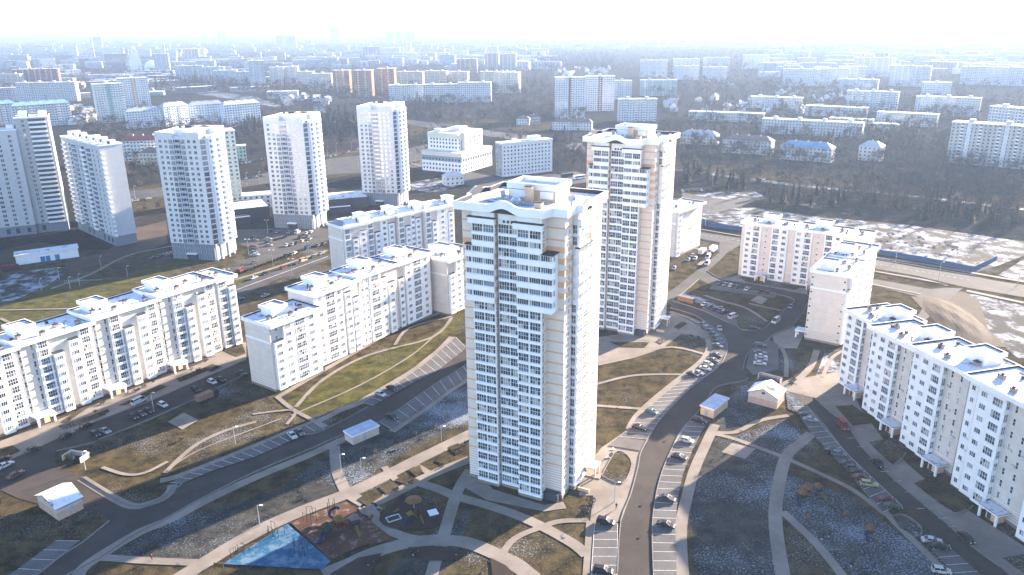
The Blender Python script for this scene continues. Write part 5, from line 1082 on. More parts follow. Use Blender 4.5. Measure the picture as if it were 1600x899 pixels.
for (px, py, c, k, d) in ((396, 387, 'dark red', 'sedan', 0), (396, 391, 'black', 'sedan', 0), (397, 396, 'blue grey', 'sedan', 0), (399, 400, 'white', 'sedan', 0), (397, 373, 'black', 'sedan', 0), (398, 377, 'grey', 'sedan', 0), (422, 363, 'black', 'sedan', 1), (434, 364, 'silver', 'sedan', 1), (452, 365, 'silver', 'sedan', 1), (465, 365, 'white', 'van', 1), (479, 366, 'white', 'sedan', 1), (486, 364, 'white', 'hatchback', 1), (469, 373, 'black', 'sedan', 1), (481, 371, 'grey', 'sedan', 1), (484, 375, 'silver', 'sedan', 1), (448, 385, 'white', 'sedan', 1), (457, 383.5, 'silver', 'sedan', 1), (464, 381.5, 'black', 'sedan', 1), (472, 378, 'cream', 'hatchback', 1), (419, 375, 'silver', 'sedan', 0), (419, 380, 'dark grey', 'sedan', 0), (420, 385, 'silver', 'sedan', 0), (447, 401, 'black', 'sedan', 1), (460, 397, 'white', 'sedan', 1), (456, 399, 'grey', 'sedan', 1), (481, 389, 'navy blue', 'van', 1), (497, 385, 'grey', 'sedan', 1), (506, 382, 'dark grey', 'sedan', 1), (398, 412, 'grey', 'sedan', 2), (363, 429, 'silver', 'sedan', 1), (376, 426, 'dark red', 'van', 1), (350, 435, 'white', 'sedan', 1)): car(px, py, *((8, 0), (5, -3.5), (8, -2.5))[d], c, k, LOT, True)
for (px, py, c, k) in ((502, 398, 'silver', 'sedan'), (490, 403, 'dark grey', 'sedan'), (474, 409.5, 'cream', 'van'), (465, 413, 'dark grey', 'sedan'), (443, 420, 'red', 'hatchback'), (415, 429, 'black', 'sedan'), (397, 436, 'white', 'sedan'), (376, 470, 'black', 'sedan'), (415, 464, 'silver', 'sedan')): car(px, py, 9, -3.5, c, k, 'along the sunlit street behind the middle row', True)
fc = random.Random(9)
def lot(p, q, n, d, place_, off=0):
    for i in range(n):
        if fc.random() < .15: continue
        px, py = p[0] + (q[0] - p[0]) * i / max(1, n - 1), p[1] + (q[1] - p[1]) * i / max(1, n - 1)
        car(px, py, *d, fc.choice(('white', 'black', 'silver', 'grey', 'dark grey', 'navy blue', 'dark red')), 'sedan', place_, True)
lot((378, 257), (418, 249), 14, (1, 6), 'in the rows beside the middle white tower'); lot((380, 281), (412, 276), 7, (6, -1), 'beside the avenue left of the middle white tower'); lot((200, 317), (232, 312), 5, (6, -1), 'by the avenue near the red roofed school')
lot((510, 248), (566, 232), 9, (2, 5), 'in the clinic lots behind the middle white tower'); lot((640, 256), (676, 250), 6, (1, 5), 'along the snowy kerb left of the clinic'); lot((1066, 300), (1110, 298), 7, (3, 4), 'on the snowy lot behind the second tower'); lot((240, 405), (268, 398), 6, (6, -2), 'in the shade below the left white tower'); lot((866, 271), (884, 272), 3, (4, 4), 'behind the clinic slab')
# buses and lorries
def bus(label, px, py, dx, dy, mat, L=11.5, H=3.1, cat='bus'):
    p = at(px, py); T = thing(cat, label, cat, (p.x, p.y, .2), heading(px, py, dx, dy)); b = MB(); b.prism([(-L / 2, -1.25), (L / 2 - .2, -1.25), (L / 2, -.8), (L / 2, .8), (L / 2 - .2, 1.25), (-L / 2, 1.25)], .4, H); b.build('body', [mat], T); b = MB(); b.box(-L / 2 + .4, L / 2 - .6, -1.28, 1.28, 1.5, 2.6); b.box(L / 2 - .1, L / 2 + .03, -.9, .9, 1.3, 2.6); b.build('window', [CGL], T)
    for sx in (-.32, .34):
        for sy in (-1, 1): b = MB(); b.tube((sx * L, sy * 1.15 - .15, .48), (sx * L, sy * 1.15 + .15, .48), .48, .48, 12); b.build('wheel', [TYRE], T)
bus('white coach parked left of the second tower, behind the central tower roof', 905, 280, 14, -2, WHITE); bus('black and white coach beside the white coach, left of the second tower', 886, 277, 14, -2, paint('dark grey'))
def lorry(label, px, py, dx, dy, cab, body, tip=True):
    p = at(px, py); T = thing('lorry', label, 'lorry', (p.x, p.y, .2), heading(px, py, dx, dy)); b = MB(); b.prism([(2.2, -1.2), (4.0, -1.2), (4.0, 1.2), (2.2, 1.2)], .6, 2.8); b.build('cab', [cab], T); b = MB(); b.box(3.0, 4.04, -1.0, 1.0, 1.7, 2.5); b.build('window', [CGL], T); b = MB(); b.box(-3.8, 2.0, -1.25, 1.25, 1.0, 2.9 if tip else 3.4); b.build('cargo_box', [body], T); b = MB(); b.box(-3.8, 3.8, -.5, .5, .5, .98); b.build('chassis', [TRIM], T)
    for x in (-2.8, -1.6, 3):
        for sy in (-1, 1): b = MB(); b.tube((x, sy * 1.1 - .15, .5), (x, sy * 1.1 + .15, .5), .5, .5, 10); b.build('wheel', [TYRE], T)
lorry('red tipper lorry with white cab at the edge of the bare trees', 1188, 285, 10, 2, WHITE, RED); lorry('white box lorry at the sunny junction behind the second tower', 1114, 394, 5, -4, WHITE, WHITE, False); lorry('white lorry on the boulevard left of the pink block', 1097, 398, 5, -4, WHITE, HUT, False); lorry('orange work trailer lorry on the shaded lawn by the left yard', 324, 626, 12, -5, TRIM, CONT); lorry('dark red lorry by the snowy ground at the far left edge', 17, 423, 8, -1, RED, RED)

# ------------------------------------------------------------------ lamp posts
LP = plain('lamp_post_metal', (.42, .42, .42), .5); LM = {}
def lamp(px, py, h, place_, two=False):
    p = at(px, py); T = tag(link('street_lamp', None, None, (p.x, p.y, .15)), None, 'street lamp', 'street lamps'); later(T, px, 'slim grey street lamp ' + place_); k = (h, two)
    if k not in LM:
        a = MB(); a.tube((0, 0, 0), (0, 0, h), .14, .07, 6); c = MB()
        for s in ((-1, 1) if two else (1,)): a.tube((0, 0, h), (s * 1.1, -.3, h + .25), .06, .05, 5); c.box(s * 1.1 - .35, s * 1.1 + .35, -.5, -.1, h + .18, h + .32)
        LM[k] = (a.mesh('pole', LP), c.mesh('lamp_head', WHITE))
    link('pole', LM[k][0], T); link('lamp_head', LM[k][1], T)
for (px, py, h) in ((960, 785, 6), (406, 822, 6), (533, 735, 5), (565, 741, 5), (690, 690, 5), (134, 735, 6), (1207, 638, 6), (1252, 641, 6), (368, 695, 6), (240, 640, 6)): lamp(px, py, h, 'near the curving paths and yards')
for (px, py) in ((358, 449), (457, 432), (480, 403), (427, 417), (389, 399), (419, 367)): lamp(px, py, 9, 'along the street behind the middle row', True)
for (px, py) in ((1399, 411), (1466, 438), (1590, 446), (1102, 353), (1313, 397)): lamp(px, py, 9, 'along the boulevard at right')
for (px, py) in ((212, 312), (386, 290), (406, 288), (515, 268), (560, 262), (512, 246), (526, 240), (550, 238), (662, 236), (650, 262), (796, 210), (815, 210), (1113, 290), (1068, 285)): lamp(px, py, 10, 'along the avenue beyond the white towers')
for (px, py) in ((65, 455), (110, 452), (125, 447), (200, 434), (158, 418), (93, 437)): lamp(px, py, 6, 'on the shaded waste ground at left')

# ------------------------------------------------------------------ blue hoarding of separate panels
HOARD = plain('blue_hoarding', (.022, .075, .19), .5, .1, .6); pm = MB(); pm.box(0, 2.42, -.04, .04, .1, 2.5); pm.box(.02, .1, -.07, -.04, .1, 2.5); PANEL = pm.mesh('panel', HOARD)
def hoarding(pts, label):
    P_ = [at(*p) for p in pts]; T = thing('hoarding', label, 'fence', (P_[0].x, P_[0].y, 0))
    for i in range(len(P_) - 1):
        d = P_[i + 1] - P_[i]; n = int(d.length / 2.5); a = math.atan2(d.y, d.x)
        for k in range(n): q = P_[i] + d * (k / n) - P_[0]; o = link('panel', PANEL, T, (q.x, q.y, uni(-.06, .06)), a + uni(-.01, .01)); o.scale.x = d.length / n / 2.43
hoarding([(1085, 347), (1110, 355), (1162, 361)], 'blue hoarding in front of the snowy field, left of the pink block'); hoarding([(1373, 397), (1440, 408), (1480, 416), (1521, 424), (1557, 407)], 'blue hoarding around the snowy field beside the boulevard, bent at its right end')

# ------------------------------------------------------------------ benches, shrubs, playgrounds
def bench(px, py, dx, dy, place_):
    p = at(px, py); T = tag(link('bench', None, None, (p.x, p.y, .2), heading(px, py, dx, dy)), None, 'bench', 'benches along the paths'); later(T, px, 'dark bench ' + place_)
    for k in range(3): b = MB(); b.box(-1, 1, -.25 + k * .17, -.12 + k * .17, .42, .47); b.build('seat_slat', [TRIM], T)
    b = MB(); b.box(-1, 1, .24, .30, .5, .95); b.build('backrest', [TRIM], T)
    for s in (-.8, .8): b = MB(); b.box(s - .05, s + .05, -.2, .25, 0, .42); b.build('leg', [LP], T)
for (px, py) in ((619, 769), (643, 757), (690, 731), (717, 706), (730, 695)): bench(px, py, 12, -6, 'on the promenade left of the central tower')
for (px, py) in ((1080, 528), (1091, 530)): bench(px, py, 8, 2, 'on the paving by the second tower')
for (px, py) in ((955, 714), (1286, 842), (1297, 838), (1332, 884), (579, 882), (649, 866), (716, 866), (757, 893)): bench(px, py, 8, -7, 'beside the lower paths')
PST = plain('dark_bar', (.03, .035, .05), .6)
def playtower(label, px, py, roofm, sc_=1.0, n=3):
    p = at(px, py); T = thing('play_structure', label, 'play structure', (p.x, p.y, .2), .5); T.scale = (sc_,) * 3
    for i in range(n):
        x, y = (i - (n - 1) / 2) * 3.0, (.8 if i % 2 else -.4)
        for sx in (-.8, .8):
            for sy in (-.8, .8): b = MB(); b.tube((x + sx, y + sy, 0), (x + sx, y + sy, 2.9), .09, .09, 6); b.build('post', [(BLU, YEL, GRN)[i % 3]], T)
        b = MB(); b.box(x - .9, x + .9, y - .9, y + .9, 1.3, 1.42); b.box(x - .9, x + .9, y - .92, y - .86, 1.45, 2.1); b.build('platform', [(GRN, RED, BLU)[i % 3]], T)
        r = MB()
        for k in range(4):
            a0, a1 = k * math.pi / 2 + math.pi / 4, (k + 1) * math.pi / 2 + math.pi / 4; r.face([(x + 1.5 * math.cos(a0), y + 1.5 * math.sin(a0), 2.8), (x + 1.5 * math.cos(a1), y + 1.5 * math.sin(a1), 2.8), (x, y, 3.9)])
        r.build('roof', [roofm[i % len(roofm)]], T)
        if i < n - 1: b = MB(); b.box(x + .9, x + 2.1, y - .3, y + .3 + (.8 if i % 2 else -.4) * -0, 1.3, 1.4); b.build('bridge', [ORG], T)
    s = MB(); xs_ = (n - 1) / 2 * 3.0
    for k in range(6): z0, z1 = 1.4 - k * .22, 1.4 - (k + 1) * .22; s.face([(xs_ - .3, -.9 - k * .45 - .4, z0), (xs_ + .3, -.9 - k * .45 - .4, z0), (xs_ + .3, -.9 - (k + 1) * .45 - .4, z1), (xs_ - .3, -.9 - (k + 1) * .45 - .4, z1)])
    s.build('slide', [YEL], T); s = MB(); s.tube((-xs_ - 1.2, -.4, 1.4), (-xs_ - 2.4, -2, .2), .4, .4, 10); s.build('tube_slide', [BLU], T)
playtower('large climbing frame with green and yellow parts on the reddish playground', 533, 832, [GRN, YEL, BROWNROOF], 1.15, 3); playtower('small play tower with orange roof on the round bark playground', 648, 812, [YEL, GRN], .8, 2); playtower('play castle with orange roofs and yellow slide on the frosted right lawn', 1262, 778, [ORG, ORG, ORG], 1.0, 3); playtower('small dark play tower with orange top on the frosted right lawn', 1355, 838, [ORG, BROWNROOF], .9, 1)
p = at(523, 812); T = thing('play_structure', 'blue spiral tube slide on red posts at the sunny edge of the playground', 'play structure', (p.x, p.y, .2)); b = MB(); pv = None
for k in range(13): a = k * .55; q = (1.2 * math.cos(a), 1.2 * math.sin(a), 3.2 - k * .24); b.tube(pv, q, .4, .4, 8) if pv else None; pv = q
b.build('tube_slide', [BLU], T)
for (x, y) in ((-1.4, 1.4), (-1.4, 3), (0, 1.4), (0, 3)): b = MB(); b.tube((x - .5, y, 0), (x - .5, y, 4), .09, .09, 6); b.build('post', [RED], T)
p = at(647, 795); T = thing('sunshade', 'round orange sunshade on a post at the bark playground', 'sunshade', (p.x, p.y, .2)); b = MB(); b.tube((0, 0, 0), (0, 0, 2.6), .1, .1, 6); b.build('post', [LP], T); b = MB(); b.cyl(0, 0, 2.5, 3.0, 2.2, 16, 0, .1); b.build('canopy', [ORG], T)
p = at(677, 810); T = thing('play_hut', 'small dark play hut with white square top on the bark playground', 'play hut', (p.x, p.y, .2), .4); b = MB(); b.box(-.9, .9, -.9, .9, 0, 1.5); b.build('wall', [TRIM], T); b = MB(); b.box(-1.2, 1.2, -1.2, 1.2, 1.5, 1.7); b.build('roof', [SNOW], T)
p = at(615, 812); T = thing('sandpit', 'rectangular sandpit with pale rim on the bark playground', 'sandpit', (p.x, p.y, .2), .5)
for q in ((-1.8, 1.8, -1.2, -1), (-1.8, 1.8, 1, 1.2), (-1.8, -1.6, -1, 1), (1.6, 1.8, -1, 1)): b = MB(); b.box(*q, 0, .35); b.build('rim', [LP], T)
b = MB(); b.box(-1.6, 1.6, -1, 1, 0, .12); b.build('sand', [TRIM], T)
for (px, py, mt_, lab) in ((620, 803, ORG, 'orange spring rider beside the sandpit'), (598, 801, ORG, 'orange spring rider at the left rim of the bark playground'), (580, 812, YEL, 'yellow and dark spring rider on the reddish playground'), (587, 833, ORG, 'orange spring rider on the reddish playground'), (1246, 744, RED, 'red round table on the frosted right lawn'), (1262, 813, ORG, 'orange spring rider on the frosted right lawn'), (1320, 807, ORG, 'small orange seat far right on the frosted lawn')):
    p = at(px, py); T = thing('spring_rider', lab, 'spring rider', (p.x, p.y, .2), .7); b = MB(); b.cyl(0, 0, 0, .5, .18, 8); b.build('spring', [TRIM], T); b = MB(); b.prism([(-.9, -.25), (.6, -.25), (1.0, 0), (.6, .25), (-.9, .25)], .5, .85); b.box(.3, .5, -.5, .5, .85, 1.15); b.build('seat', [mt_], T)
# exercise bars
fb = random.Random(3)
for (x0, x1, y0, y1, n, h, lab) in ((365, 385, 862, 872, 3, 2.3, 'dark exercise bar on the snowy end of the blue court'), (418, 450, 828, 842, 6, 2.3, 'dark exercise bar on the sunny edge of the blue court'), (445, 485, 848, 876, 7, 2.6, 'dark exercise bar on the blue court in shade'), (500, 530, 858, 872, 5, 2.2, 'dark climbing bar at the corner of the playground'), (470, 495, 800, 822, 4, 2.6, 'dark pole frame on the sunny sand')):
    for _ in range(n):
        px, py = fb.uniform(x0, x1), fb.uniform(y0, y1); p = at(px, py); T = later(tag(link('exercise_bar', None, None, (p.x, p.y, .2), fb.uniform(0, 3)), None, 'exercise bar', 'exercise bars'), px, lab)
        b = MB(); b.tube((-.7, 0, 0), (-.7, 0, h), .06, .06, 5); b.build('post', [PST], T); b = MB(); b.tube((.7, 0, 0), (.7, 0, h), .06, .06, 5); b.build('post', [PST], T); b = MB(); b.tube((-.7, 0, h), (.7, 0, h), .05, .05, 5); b.build('crossbar', [PST], T)
p = at(343, 893); T = thing('notice_board', 'blank orange notice board on posts at the end of the blue court', 'sign', (p.x, p.y, .2), -.2)
for s in (-1.1, 1.1): b = MB(); b.tube((s, 0, 0), (s, 0, 2.2), .06, .06, 5); b.build('post', [PST], T)
b = MB(); b.box(-1.2, 1.2, -.05, .05, .9, 2.1); b.build('board', [YEL], T)
TW = plain('twig', (.068, .057, .049), .9, .3, 2); TWG = plain('grey_twig', (.068, .062, .057), .9, .25, 2); CON = plain('conifer_green', (.008, .013, .010), .9, .35, 1.5); BARK = plain('bark', (.022, .018, .016), .9, .2, 2)
def bush_mesh(r, h, n, mat, seed):
    q = random.Random(seed); b = MB()
    for _ in range(n):
        a, rr, z = q.uniform(0, 6.28), r * math.sqrt(q.random()), h * q.random(); x, y = rr * math.cos(a), rr * math.sin(a); dx, dy, dz = (q.uniform(-.4, .4) for _ in range(3)); b.face([(x, y, z * .7), (x + dx, y + dy, z * .7 + abs(dz)), (x + dy, y - dx, z * .7 + .3 + dz * .5)])
    return b.mesh('foliage', mat)
BU = [bush_mesh(.7, 1.3, 60, CON, i) for i in range(3)]; BU2 = [bush_mesh(.9, 1.2, 60, TW, i) for i in range(3)]
def shrub(px, py, mesh, label, group): p = at(px, py); later(tag(link('shrub', random.choice(mesh), None, (p.x, p.y, .1), uni(0, 6)), None, 'shrub', group), px, label)
for i in range(14): shrub(377 + i * 5.2, 428 - i * 1.9, BU, 'small dark shrub in the hedge row by the sunlit lot', 'hedge shrubs')
for i in range(6): shrub(428 + i * 3.7, 377 - i * 1.0, BU, 'dark conifer shrub on the grass island in the lot', 'island shrubs')
for (px, py) in ((925, 785), (922, 793), (918, 800), (1240, 596), (1236, 600), (160, 632), (215, 612), (225, 606), (310, 580), (150, 690), (282, 690), (465, 590), (505, 580)): shrub(px, py, BU2, 'bare brown shrub beside the paths', 'bare shrubs')

mh = MB(); mh.cyl(0, 0, 0, .03, .42, 14); MH = mh.mesh('manhole_cover', plain('cast_iron', (.02, .02, .021), .6))
for (px, py) in ((640, 628), (560, 668), (420, 718), (300, 770), (200, 822), (150, 790), (250, 640), (1000, 840), (1003, 790), (1040, 690), (1100, 610), (1150, 560), (1300, 670), (1380, 752), (1470, 830), (1130, 470)):
    p = at(px, py); later(tag(link('manhole_cover', MH, None, (p.x, p.y, ZTOP), 0), None, 'manhole cover', 'manhole covers in the roads'), px, 'round dark manhole cover in the asphalt')
# ------------------------------------------------------------------ people
SKIN = plain('skin', (.45, .28, .2), .6)
def person(label, px, py, rz, coat, legs):
    p = at(px, py); me = bpy.data.meshes.new('person'); V = [(0, 0, .92), (0, 0, 1.15), (0, 0, 1.38), (0, .01, 1.5), (0, .02, 1.66), (.02, -.21, 1.38), (.1, -.27, 1.12), (.22, -.25, .9), (-.02, .21, 1.38), (-.08, .27, 1.12), (.02, .27, .9), (.02, -.1, .86), (.22, -.1, .48), (.2, -.1, .06), (.33, -.1, .03), (-.02, .1, .86), (-.1, .1, .48), (-.33, .1, .12), (-.22, .1, .04)]
    Ed = [(0, 1), (1, 2), (2, 3), (3, 4), (2, 5), (5, 6), (6, 7), (2, 8), (8, 9), (9, 10), (0, 11), (11, 12), (12, 13), (13, 14), (0, 15), (15, 16), (16, 17), (17, 18)]; Rr = [.17, .17, .19, .07, .115, .085, .065, .045, .085, .065, .045, .11, .075, .055, .045, .11, .075, .055, .045]
    me.from_pydata(V, Ed, []); me.materials.append(coat); me.materials.append(legs); me.materials.append(SKIN); o = link('person', me, None, (p.x, p.y, .2), rz); md = o.modifiers.new('skin', 'SKIN'); o.modifiers.new('sub', 'SUBSURF').levels = 1; o.modifiers['sub'].render_levels = 1
    for i, r in enumerate(Rr): me.skin_vertices[0].data[i].radius = (r, r)
    me.skin_vertices[0].data[0].use_root = True
    bpy.context.view_layer.update(); dg = bpy.context.evaluated_depsgraph_get(); nm = bpy.data.meshes.new_from_object(o.evaluated_get(dg)); o.modifiers.clear(); o.data = nm
    for pl in nm.polygons: z = pl.center.z; pl.material_index = 2 if z > 1.5 else (1 if z < .82 and abs(pl.center.y) < .2 else 0); pl.use_smooth = True
    hb = MB(); hb.cyl(0, .02, 1.66, 1.78, .125, 10, 0, .06); hb.build('hat', [legs], o); tag(o, label, 'person')
person('person in a red jacket walking on the path at lower left', 238, 876, 2.9, RED, TRIM); person('person in dark clothes walking on the plaza right of the central tower', 963, 796, 1.2, TRIM, TRIM); person('person in dark clothes standing by the promenade benches left of the central tower', 727, 697, .6, TRIM, BLU)

# ------------------------------------------------------------------ trees
def tree_mesh(seed, h, r, kind, n):
    q = random.Random(seed); t = MB(); c = MB()
    if kind == 'conifer':
        t.tube((0, 0, 0), (0, 0, h * .95), .2, .03, 5)
        for _ in range(n):
            f = q.random() ** .8; z = h * (.12 + .85 * f); rr = r * (1 - f) * q.uniform(.75, 1.1) + .15; a = q.uniform(0, 6.28); x, y = math.cos(a), math.sin(a); wd = .32 + .35 * (1 - f)
            c.face([(x * rr * .1, y * rr * .1, z + .35), (x * rr - y * wd, y * rr + x * wd, z - .45 * rr * .4), (x * rr + y * wd, y * rr - x * wd, z - .45 * rr * .4)])
    else:
        lean = (q.uniform(-.4, .4), q.uniform(-.4, .4)); top = Vector((lean[0], lean[1], h * .8)); t.tube((0, 0, 0), tuple(top * .55), .2, .13, 5); t.tube(tuple(top * .55), tuple(top), .13, .04, 4)
        for k in range(7):
            f = q.uniform(.3, .75); s = top * f * 1.15; a = k * .9 + q.uniform(-.3, .3); e = s + Vector((math.cos(a) * r * q.uniform(.5, .9), math.sin(a) * r * q.uniform(.5, .9), h * q.uniform(.15, .3))); t.tube(s, e, .08, .03, 3)
            for j in range(n // 7):
                b0 = s + (e - s) * q.uniform(.25, 1.0) + Vector((q.uniform(-.6, .6), q.uniform(-.6, .6), q.uniform(-.3, .6))); d = Vector((q.uniform(-1, 1), q.uniform(-1, 1), q.uniform(.1, 1.3))).normalized() * q.uniform(.8, 2.0); sd_ = d.orthogonal().normalized() * q.uniform(.05, .13)
                c.face([b0 - sd_, b0 + sd_, b0 + d])
    return t, c
PROTO = {'bare': [], 'grey': [], 'conifer': []}
for i in range(4): PROTO['bare'].append(tree_mesh(10 + i, (9, 11, 13, 10)[i], (3, 3.6, 4, 3.4)[i], 'bare', 190)); PROTO['grey'].append(tree_mesh(30 + i, (10, 14, 12, 16)[i], (2.2, 3, 2.6, 3.4)[i], 'bare', 150))
for i in range(3): PROTO['conifer'].append(tree_mesh(50 + i, (9, 12, 7)[i], (2.6, 3, 2.4)[i], 'conifer', 190))
PM = {k: [(t.mesh('trunk', BARK), c.mesh('crown', {'bare': TW, 'grey': TWG, 'conifer': CON}[k])) for t, c in v] for k, v in PROTO.items()}
tr_ = random.Random(21); TREES = []
def grove(n, poly, kind, label, group, s=(.8, 1.25)):
    xs_, ys_ = [p[0] for p in poly], [p[1] for p in poly]; c = 0; tries = 0
    while c < n and tries < n * 30:
        tries += 1; x, y = tr_.uniform(min(xs_), max(xs_)), tr_.uniform(min(ys_), max(ys_)); ins = False; j = len(poly) - 1
        for i in range(len(poly)):
            if (ys_[i] > y) != (ys_[j] > y) and x < (xs_[j] - xs_[i]) * (y - ys_[i]) / (ys_[j] - ys_[i]) + xs_[i]: ins = not ins
            j = i
        if ins: TREES.append((x, y, kind, tr_.uniform(*s), label, group)); c += 1
Q = lambda x0, x1, y0, y1, sl=0: [(x0, y0), (x1, y0 + sl), (x1, y1 + sl), (x0, y1)]
grove(18, Q(1062, 1120, 268, 290), 'conifer', 'dark conifer beside the snowy lot behind the second tower', 'conifers behind the second tower', (.8, 1.3)); grove(40, Q(1065, 1330, 248, 268, 22), 'grey', 'tall thin bare tree in the park strip behind the second tower', 'thin trees in the park strip'); grove(30, Q(1120, 1330, 272, 300, 14), 'grey', 'tall thin bare tree in the park strip behind the second tower', 'thin trees in the park strip')
grove(44, Q(1200, 1600, 300, 322, 36), 'conifer', 'dark conifer in the belt between park and snowy field', 'conifers along the snowy field', (.7, 1.3)); grove(90, Q(1180, 1600, 288, 322, 36), 'bare', 'bare brown tree in the belt between park and snowy field', 'brown trees along the snowy field', (.7, 1.2)); grove(50, Q(1190, 1600, 296, 330, 34), 'grey', 'thin bare tree in the belt between park and snowy field', 'bare trees along the snowy field'); grove(8, Q(1130, 1165, 285, 300), 'conifer', 'dark conifer near the red lorry', 'conifers near the red lorry')
grove(55, Q(1370, 1480, 222, 254), 'bare', 'big bare tree of the park wood left of the brown framed block', 'park wood trees', (1.3, 1.9)); grove(150, Q(1330, 1600, 262, 315, 6), 'bare', 'bare brown tree in front of the balconied block at the right edge', 'bare park trees at right', (.8, 1.5)); grove(60, Q(1060, 1330, 226, 252, 10), 'bare', 'bare tree in front of the two storey houses', 'bare trees by the houses')
grove(260, Q(1030, 1500, 150, 225), 'bare', 'bare tree among the low blocks in the right haze', 'bare trees among low blocks', (.9, 1.6)); grove(60, Q(1030, 1500, 150, 225), 'conifer', 'conifer among the low blocks in the right haze', 'conifers among low blocks', (.9, 1.5)); grove(160, Q(640, 915, 160, 192), 'bare', 'bare tree in the brown belt above the clinic', 'bare belt above the clinic', (1.0, 1.7)); grove(50, Q(640, 690, 150, 190), 'conifer', 'dark tree left of the bare belt', 'dark trees left of the belt', (1, 1.6))
grove(46, Q(868, 918, 222, 266), 'bare', 'bare tree between the clinic slab and the second tower', 'trees by the clinic slab', (1.0, 1.6)); grove(10, Q(864, 886, 218, 240), 'conifer', 'dark conifer behind the clinic slab', 'conifers by the clinic slab', (1.1, 1.6)); grove(70, Q(500, 560, 180, 216), 'conifer', 'conifer of the dark wood behind the white towers', 'dark wood behind the white towers', (1.2, 1.8)); grove(26, Q(378, 414, 188, 212), 'conifer', 'dark conifer left of the middle white tower', 'conifers left of the middle white tower', (1.2, 1.7))
grove(26, Q(196, 246, 250, 292), 'bare', 'bare tree by the school left of the left white tower', 'trees by the school', (.9, 1.4)); grove(6, Q(640, 690, 205, 250), 'bare', 'lone bare tree on the dry grass left of the clinic', 'lone trees by the clinic'); grove(12, Q(205, 255, 320, 335), 'bare', 'small bare tree by the dirt track beside the grey block', 'trees by the dirt track', (.4, .6)); grove(40, Q(115, 410, 192, 214, 10), 'bare', 'bare tree in front of the blue roofed row', 'trees by the blue roofed row')
grove(30, Q(1380, 1500, 370, 385, 18), 'bare', 'small bare bush on the snowy field', 'bushes on the snowy field', (.25, .5)); grove(60, Q(400, 640, 150, 182), 'bare', 'bare tree beyond the middle white tower', 'trees beyond the middle white tower', (.9, 1.5))
for (lab, grp, pts) in (('thin young tree on the strip beside the promenade', 'saplings by the promenade', [(560, 735), (590, 720), (620, 702), (650, 690), (682, 676), (700, 664), (500, 768), (470, 785), (440, 800)]),
                        ('thin young tree on the lawns right of the central tower', 'saplings right of the tower', [(950, 620), (975, 612), (1000, 600), (1020, 570), (990, 575), (1060, 565), (1010, 630), (960, 655), (1150, 700), (1175, 690), (1110, 730)]),
                        ('thin young tree on the grass in front of the left row', 'saplings by the left row', [(110, 664), (150, 650), (200, 622), (240, 606), (300, 584), (322, 575), (360, 550)]),
                        ('thin young tree on the green slope below the middle row', 'saplings below the middle row', [(530, 590), (570, 572), (610, 556), (650, 535), (480, 632), (690, 512)])):
    for (x, y) in pts: TREES.append((x, y, 'bare', tr_.uniform(.26, .42), lab, grp))
nt_ = len(TREES)
far = 'far'
grove(900, [(830, 92), (1000, 84), (1260, 78), (1260, 100), (1160, 112), (1000, 122), (900, 112), (830, 112)], 'bare', far, far, (1.6, 2.4)); grove(240, Q(830, 960, 86, 110), 'conifer', far, far, (1.6, 2.3)); grove(420, Q(1000, 1230, 104, 152), 'bare', far, far, (1.2, 1.9)); grove(1500, Q(400, 880, 66, 155), 'bare', far, far, (1.3, 2.1)); grove(1100, Q(0, 420, 62, 150), 'bare', far, far, (1.3, 2.2)); grove(300, Q(0, 880, 66, 140), 'conifer', far, far, (1.3, 2.2)); grove(500, Q(115, 560, 188, 235), 'bare', far, far, (.8, 1.3)); grove(120, Q(660, 920, 196, 240), 'bare', far, far, (.6, 1.1)); grove(60, Q(190, 420, 235, 300), 'bare', far, far, (.5, 1.0)); grove(420, Q(1230, 1600, 70, 190), 'bare', far, far, (1.2, 2.0)); grove(160, Q(260, 420, 118, 134, 6), 'conifer', far, far, (1.3, 2)); grove(160, Q(120, 240, 168, 200), 'bare', far, far, (.9, 1.4)); grove(120, Q(420, 560, 140, 165), 'bare', far, far, (1, 1.6)); grove(850, Q(1030, 1620, 128, 262), 'bare', far, far, (1.0, 1.7)); grove(160, Q(1030, 1600, 150, 240), 'conifer', far, far, (1.0, 1.5)); grove(240, [(1062, 245), (1330, 250), (1640, 262), (1640, 350), (1400, 322), (1180, 296), (1062, 285)], 'bare', far, far, (.8, 1.4)); grove(150, [(1062, 240), (1330, 250), (1640, 262), (1640, 350), (1400, 322), (1180, 296), (1062, 285)], 'grey', far, far, (.8, 1.2)); grove(260, Q(640, 915, 150, 195), 'bare', far, far, (1.0, 1.6)); grove(90, Q(430, 660, 160, 185), 'bare', far, far, (.9, 1.3))
near = sorted(TREES[:nt_], key=lambda t: -t[3] / zdist(at(t[0], t[1])))
ind, rest = near[:300], near[300:] + TREES[nt_:]
for (x, y, k, s, lab, grp) in ind:
    p = at(x, y); T = tag(link('conifer' if k == 'conifer' else 'bare_tree', None, None, (p.x, p.y, 0), tr_.uniform(0, 6.28)), lab, 'tree', grp); T.scale = (s, s, s * tr_.uniform(.9, 1.15)); tm, cm_ = tr_.choice(PM[k]); link('trunk', tm, T); link('crown', cm_, T)
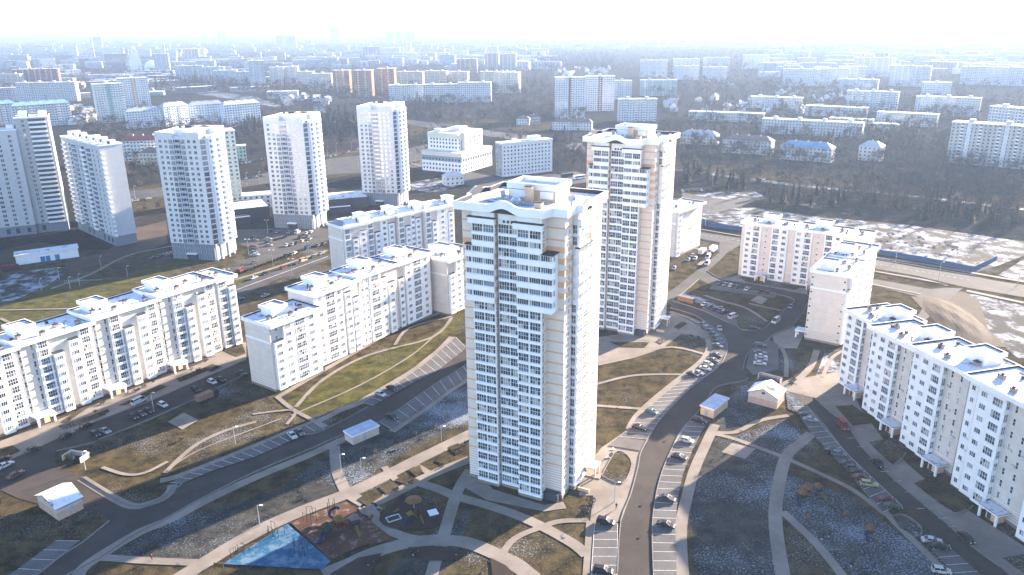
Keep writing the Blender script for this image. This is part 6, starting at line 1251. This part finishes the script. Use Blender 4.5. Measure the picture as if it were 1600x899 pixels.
for k in PROTO:
    mb = MB()
    for (x, y, kk, s, lab, grp) in rest:
        if kk != k: continue
        t, c = tr_.choice(PROTO[k]); p = at(x, y); a = tr_.uniform(0, 6.28); ca, sa = math.cos(a) * s, math.sin(a) * s; step = 2 if (y < 135 or k == 'grey') else 1; wid = 1
        b0 = len(mb.v); mb.v += [(p.x + v[0] * ca - v[1] * sa, p.y + v[0] * sa + v[1] * ca, v[2] * s) for v in c.v]
        for f in c.f[::step]: mb.f.append(tuple(b0 + i for i in f)); mb.m.append(0)
    tag(mb.build({'bare': 'bare_wood', 'grey': 'thin_wood', 'conifer': 'conifer_wood'}[k], {'bare': TW, 'grey': TWG, 'conifer': CON}[k]), {'bare': 'brown bare woodland spread through the hazy city', 'grey': 'thin bare trees in the park strip', 'conifer': 'dark evergreen woodland spread through the hazy city'}[k], 'woodland', None, 'stuff')

# earth mound and low ridge on the right
b = MB(); c0 = at(1492, 500); n = 14
def mz(u, v): return 1.5 * max(0, 1 - u * u - v * v) + .25 * math.sin(u * 9) * math.cos(v * 7) * max(0, 1 - u * u - v * v)
for i in range(n):
    for j in range(n):
        q = []
        for (di, dj) in ((0, 0), (1, 0), (1, 1), (0, 1)): u, v = (i + di) / n * 2 - 1, (j + dj) / n * 2 - 1; q.append((c0.x + u * 9 + v * 5, c0.y + v * 28 - u * 2, mz(u, v) + .1))
        b.face(q)
tag(b.build('earth_mound', EARTH), kind='structure')
# the rest of the far city: too many and too small to count
CITY = random.Random(77); mb = [MB() for _ in FW]
for (x0, x1, y0, y1, n, h0, h1) in ((0, 860, 54, 104, 620, 9, 30), (860, 1240, 50, 80, 230, 9, 28), (1200, 1600, 44, 125, 380, 9, 28), (0, 420, 100, 150, 60, 6, 14), (640, 860, 92, 112, 40, 9, 26)):
    for _ in range(n):
        px, py = CITY.uniform(x0, x1), y0 + (y1 - y0) * CITY.random() ** 1.6; p = at(px, py - (px - 800) * .0105); q = mb[CITY.randrange(len(mb))]
        w2, d2, h = CITY.uniform(8, 45), CITY.uniform(6, 9), CITY.uniform(h0, h1); a = math.atan2(-p.x, p.y) + CITY.choice((-.5, -.2, 0, .3)); ca, sa = math.cos(a), math.sin(a); b0 = len(q.v); q.box(-w2, w2, -d2, d2, -.1, h)
        for i in range(b0, len(q.v)): v = q.v[i]; q.v[i] = (p.x + v[0] * ca - v[1] * sa, p.y + v[0] * sa + v[1] * ca, v[2])
far_city = MB(); fm_ = []
for i, q in enumerate(mb):
    b0 = len(far_city.v); far_city.v += q.v; far_city.f += [tuple(k + b0 for k in f) for f in q.f]; far_city.m += [i] * len(q.f)
tag(far_city.build('far_city', FW), 'countless pale blocks of the far city dissolving in haze', 'city', None, 'stuff')
settle_labels()

# ------------------------------------------------------------------ haze: one closed box of air round everything, sky outside
hz = MB(); hz.box(-R_ - 100, R_ + 100, -500, 20200, -1.5, 156)
hm = bpy.data.materials.new('haze_air'); hm.use_nodes = True; t = hm.node_tree; t.nodes.clear(); vo = t.nodes.new('ShaderNodeVolumePrincipled'); mo = t.nodes.new('ShaderNodeOutputMaterial')
vo.inputs['Color'].default_value = (.27, .37, .54, 1); vo.inputs['Density'].default_value = HAZE; vo.inputs['Anisotropy'].default_value = .25
t.links.new(vo.outputs[0], mo.inputs['Volume']); tag(hz.build('haze', hm), kind='stuff')
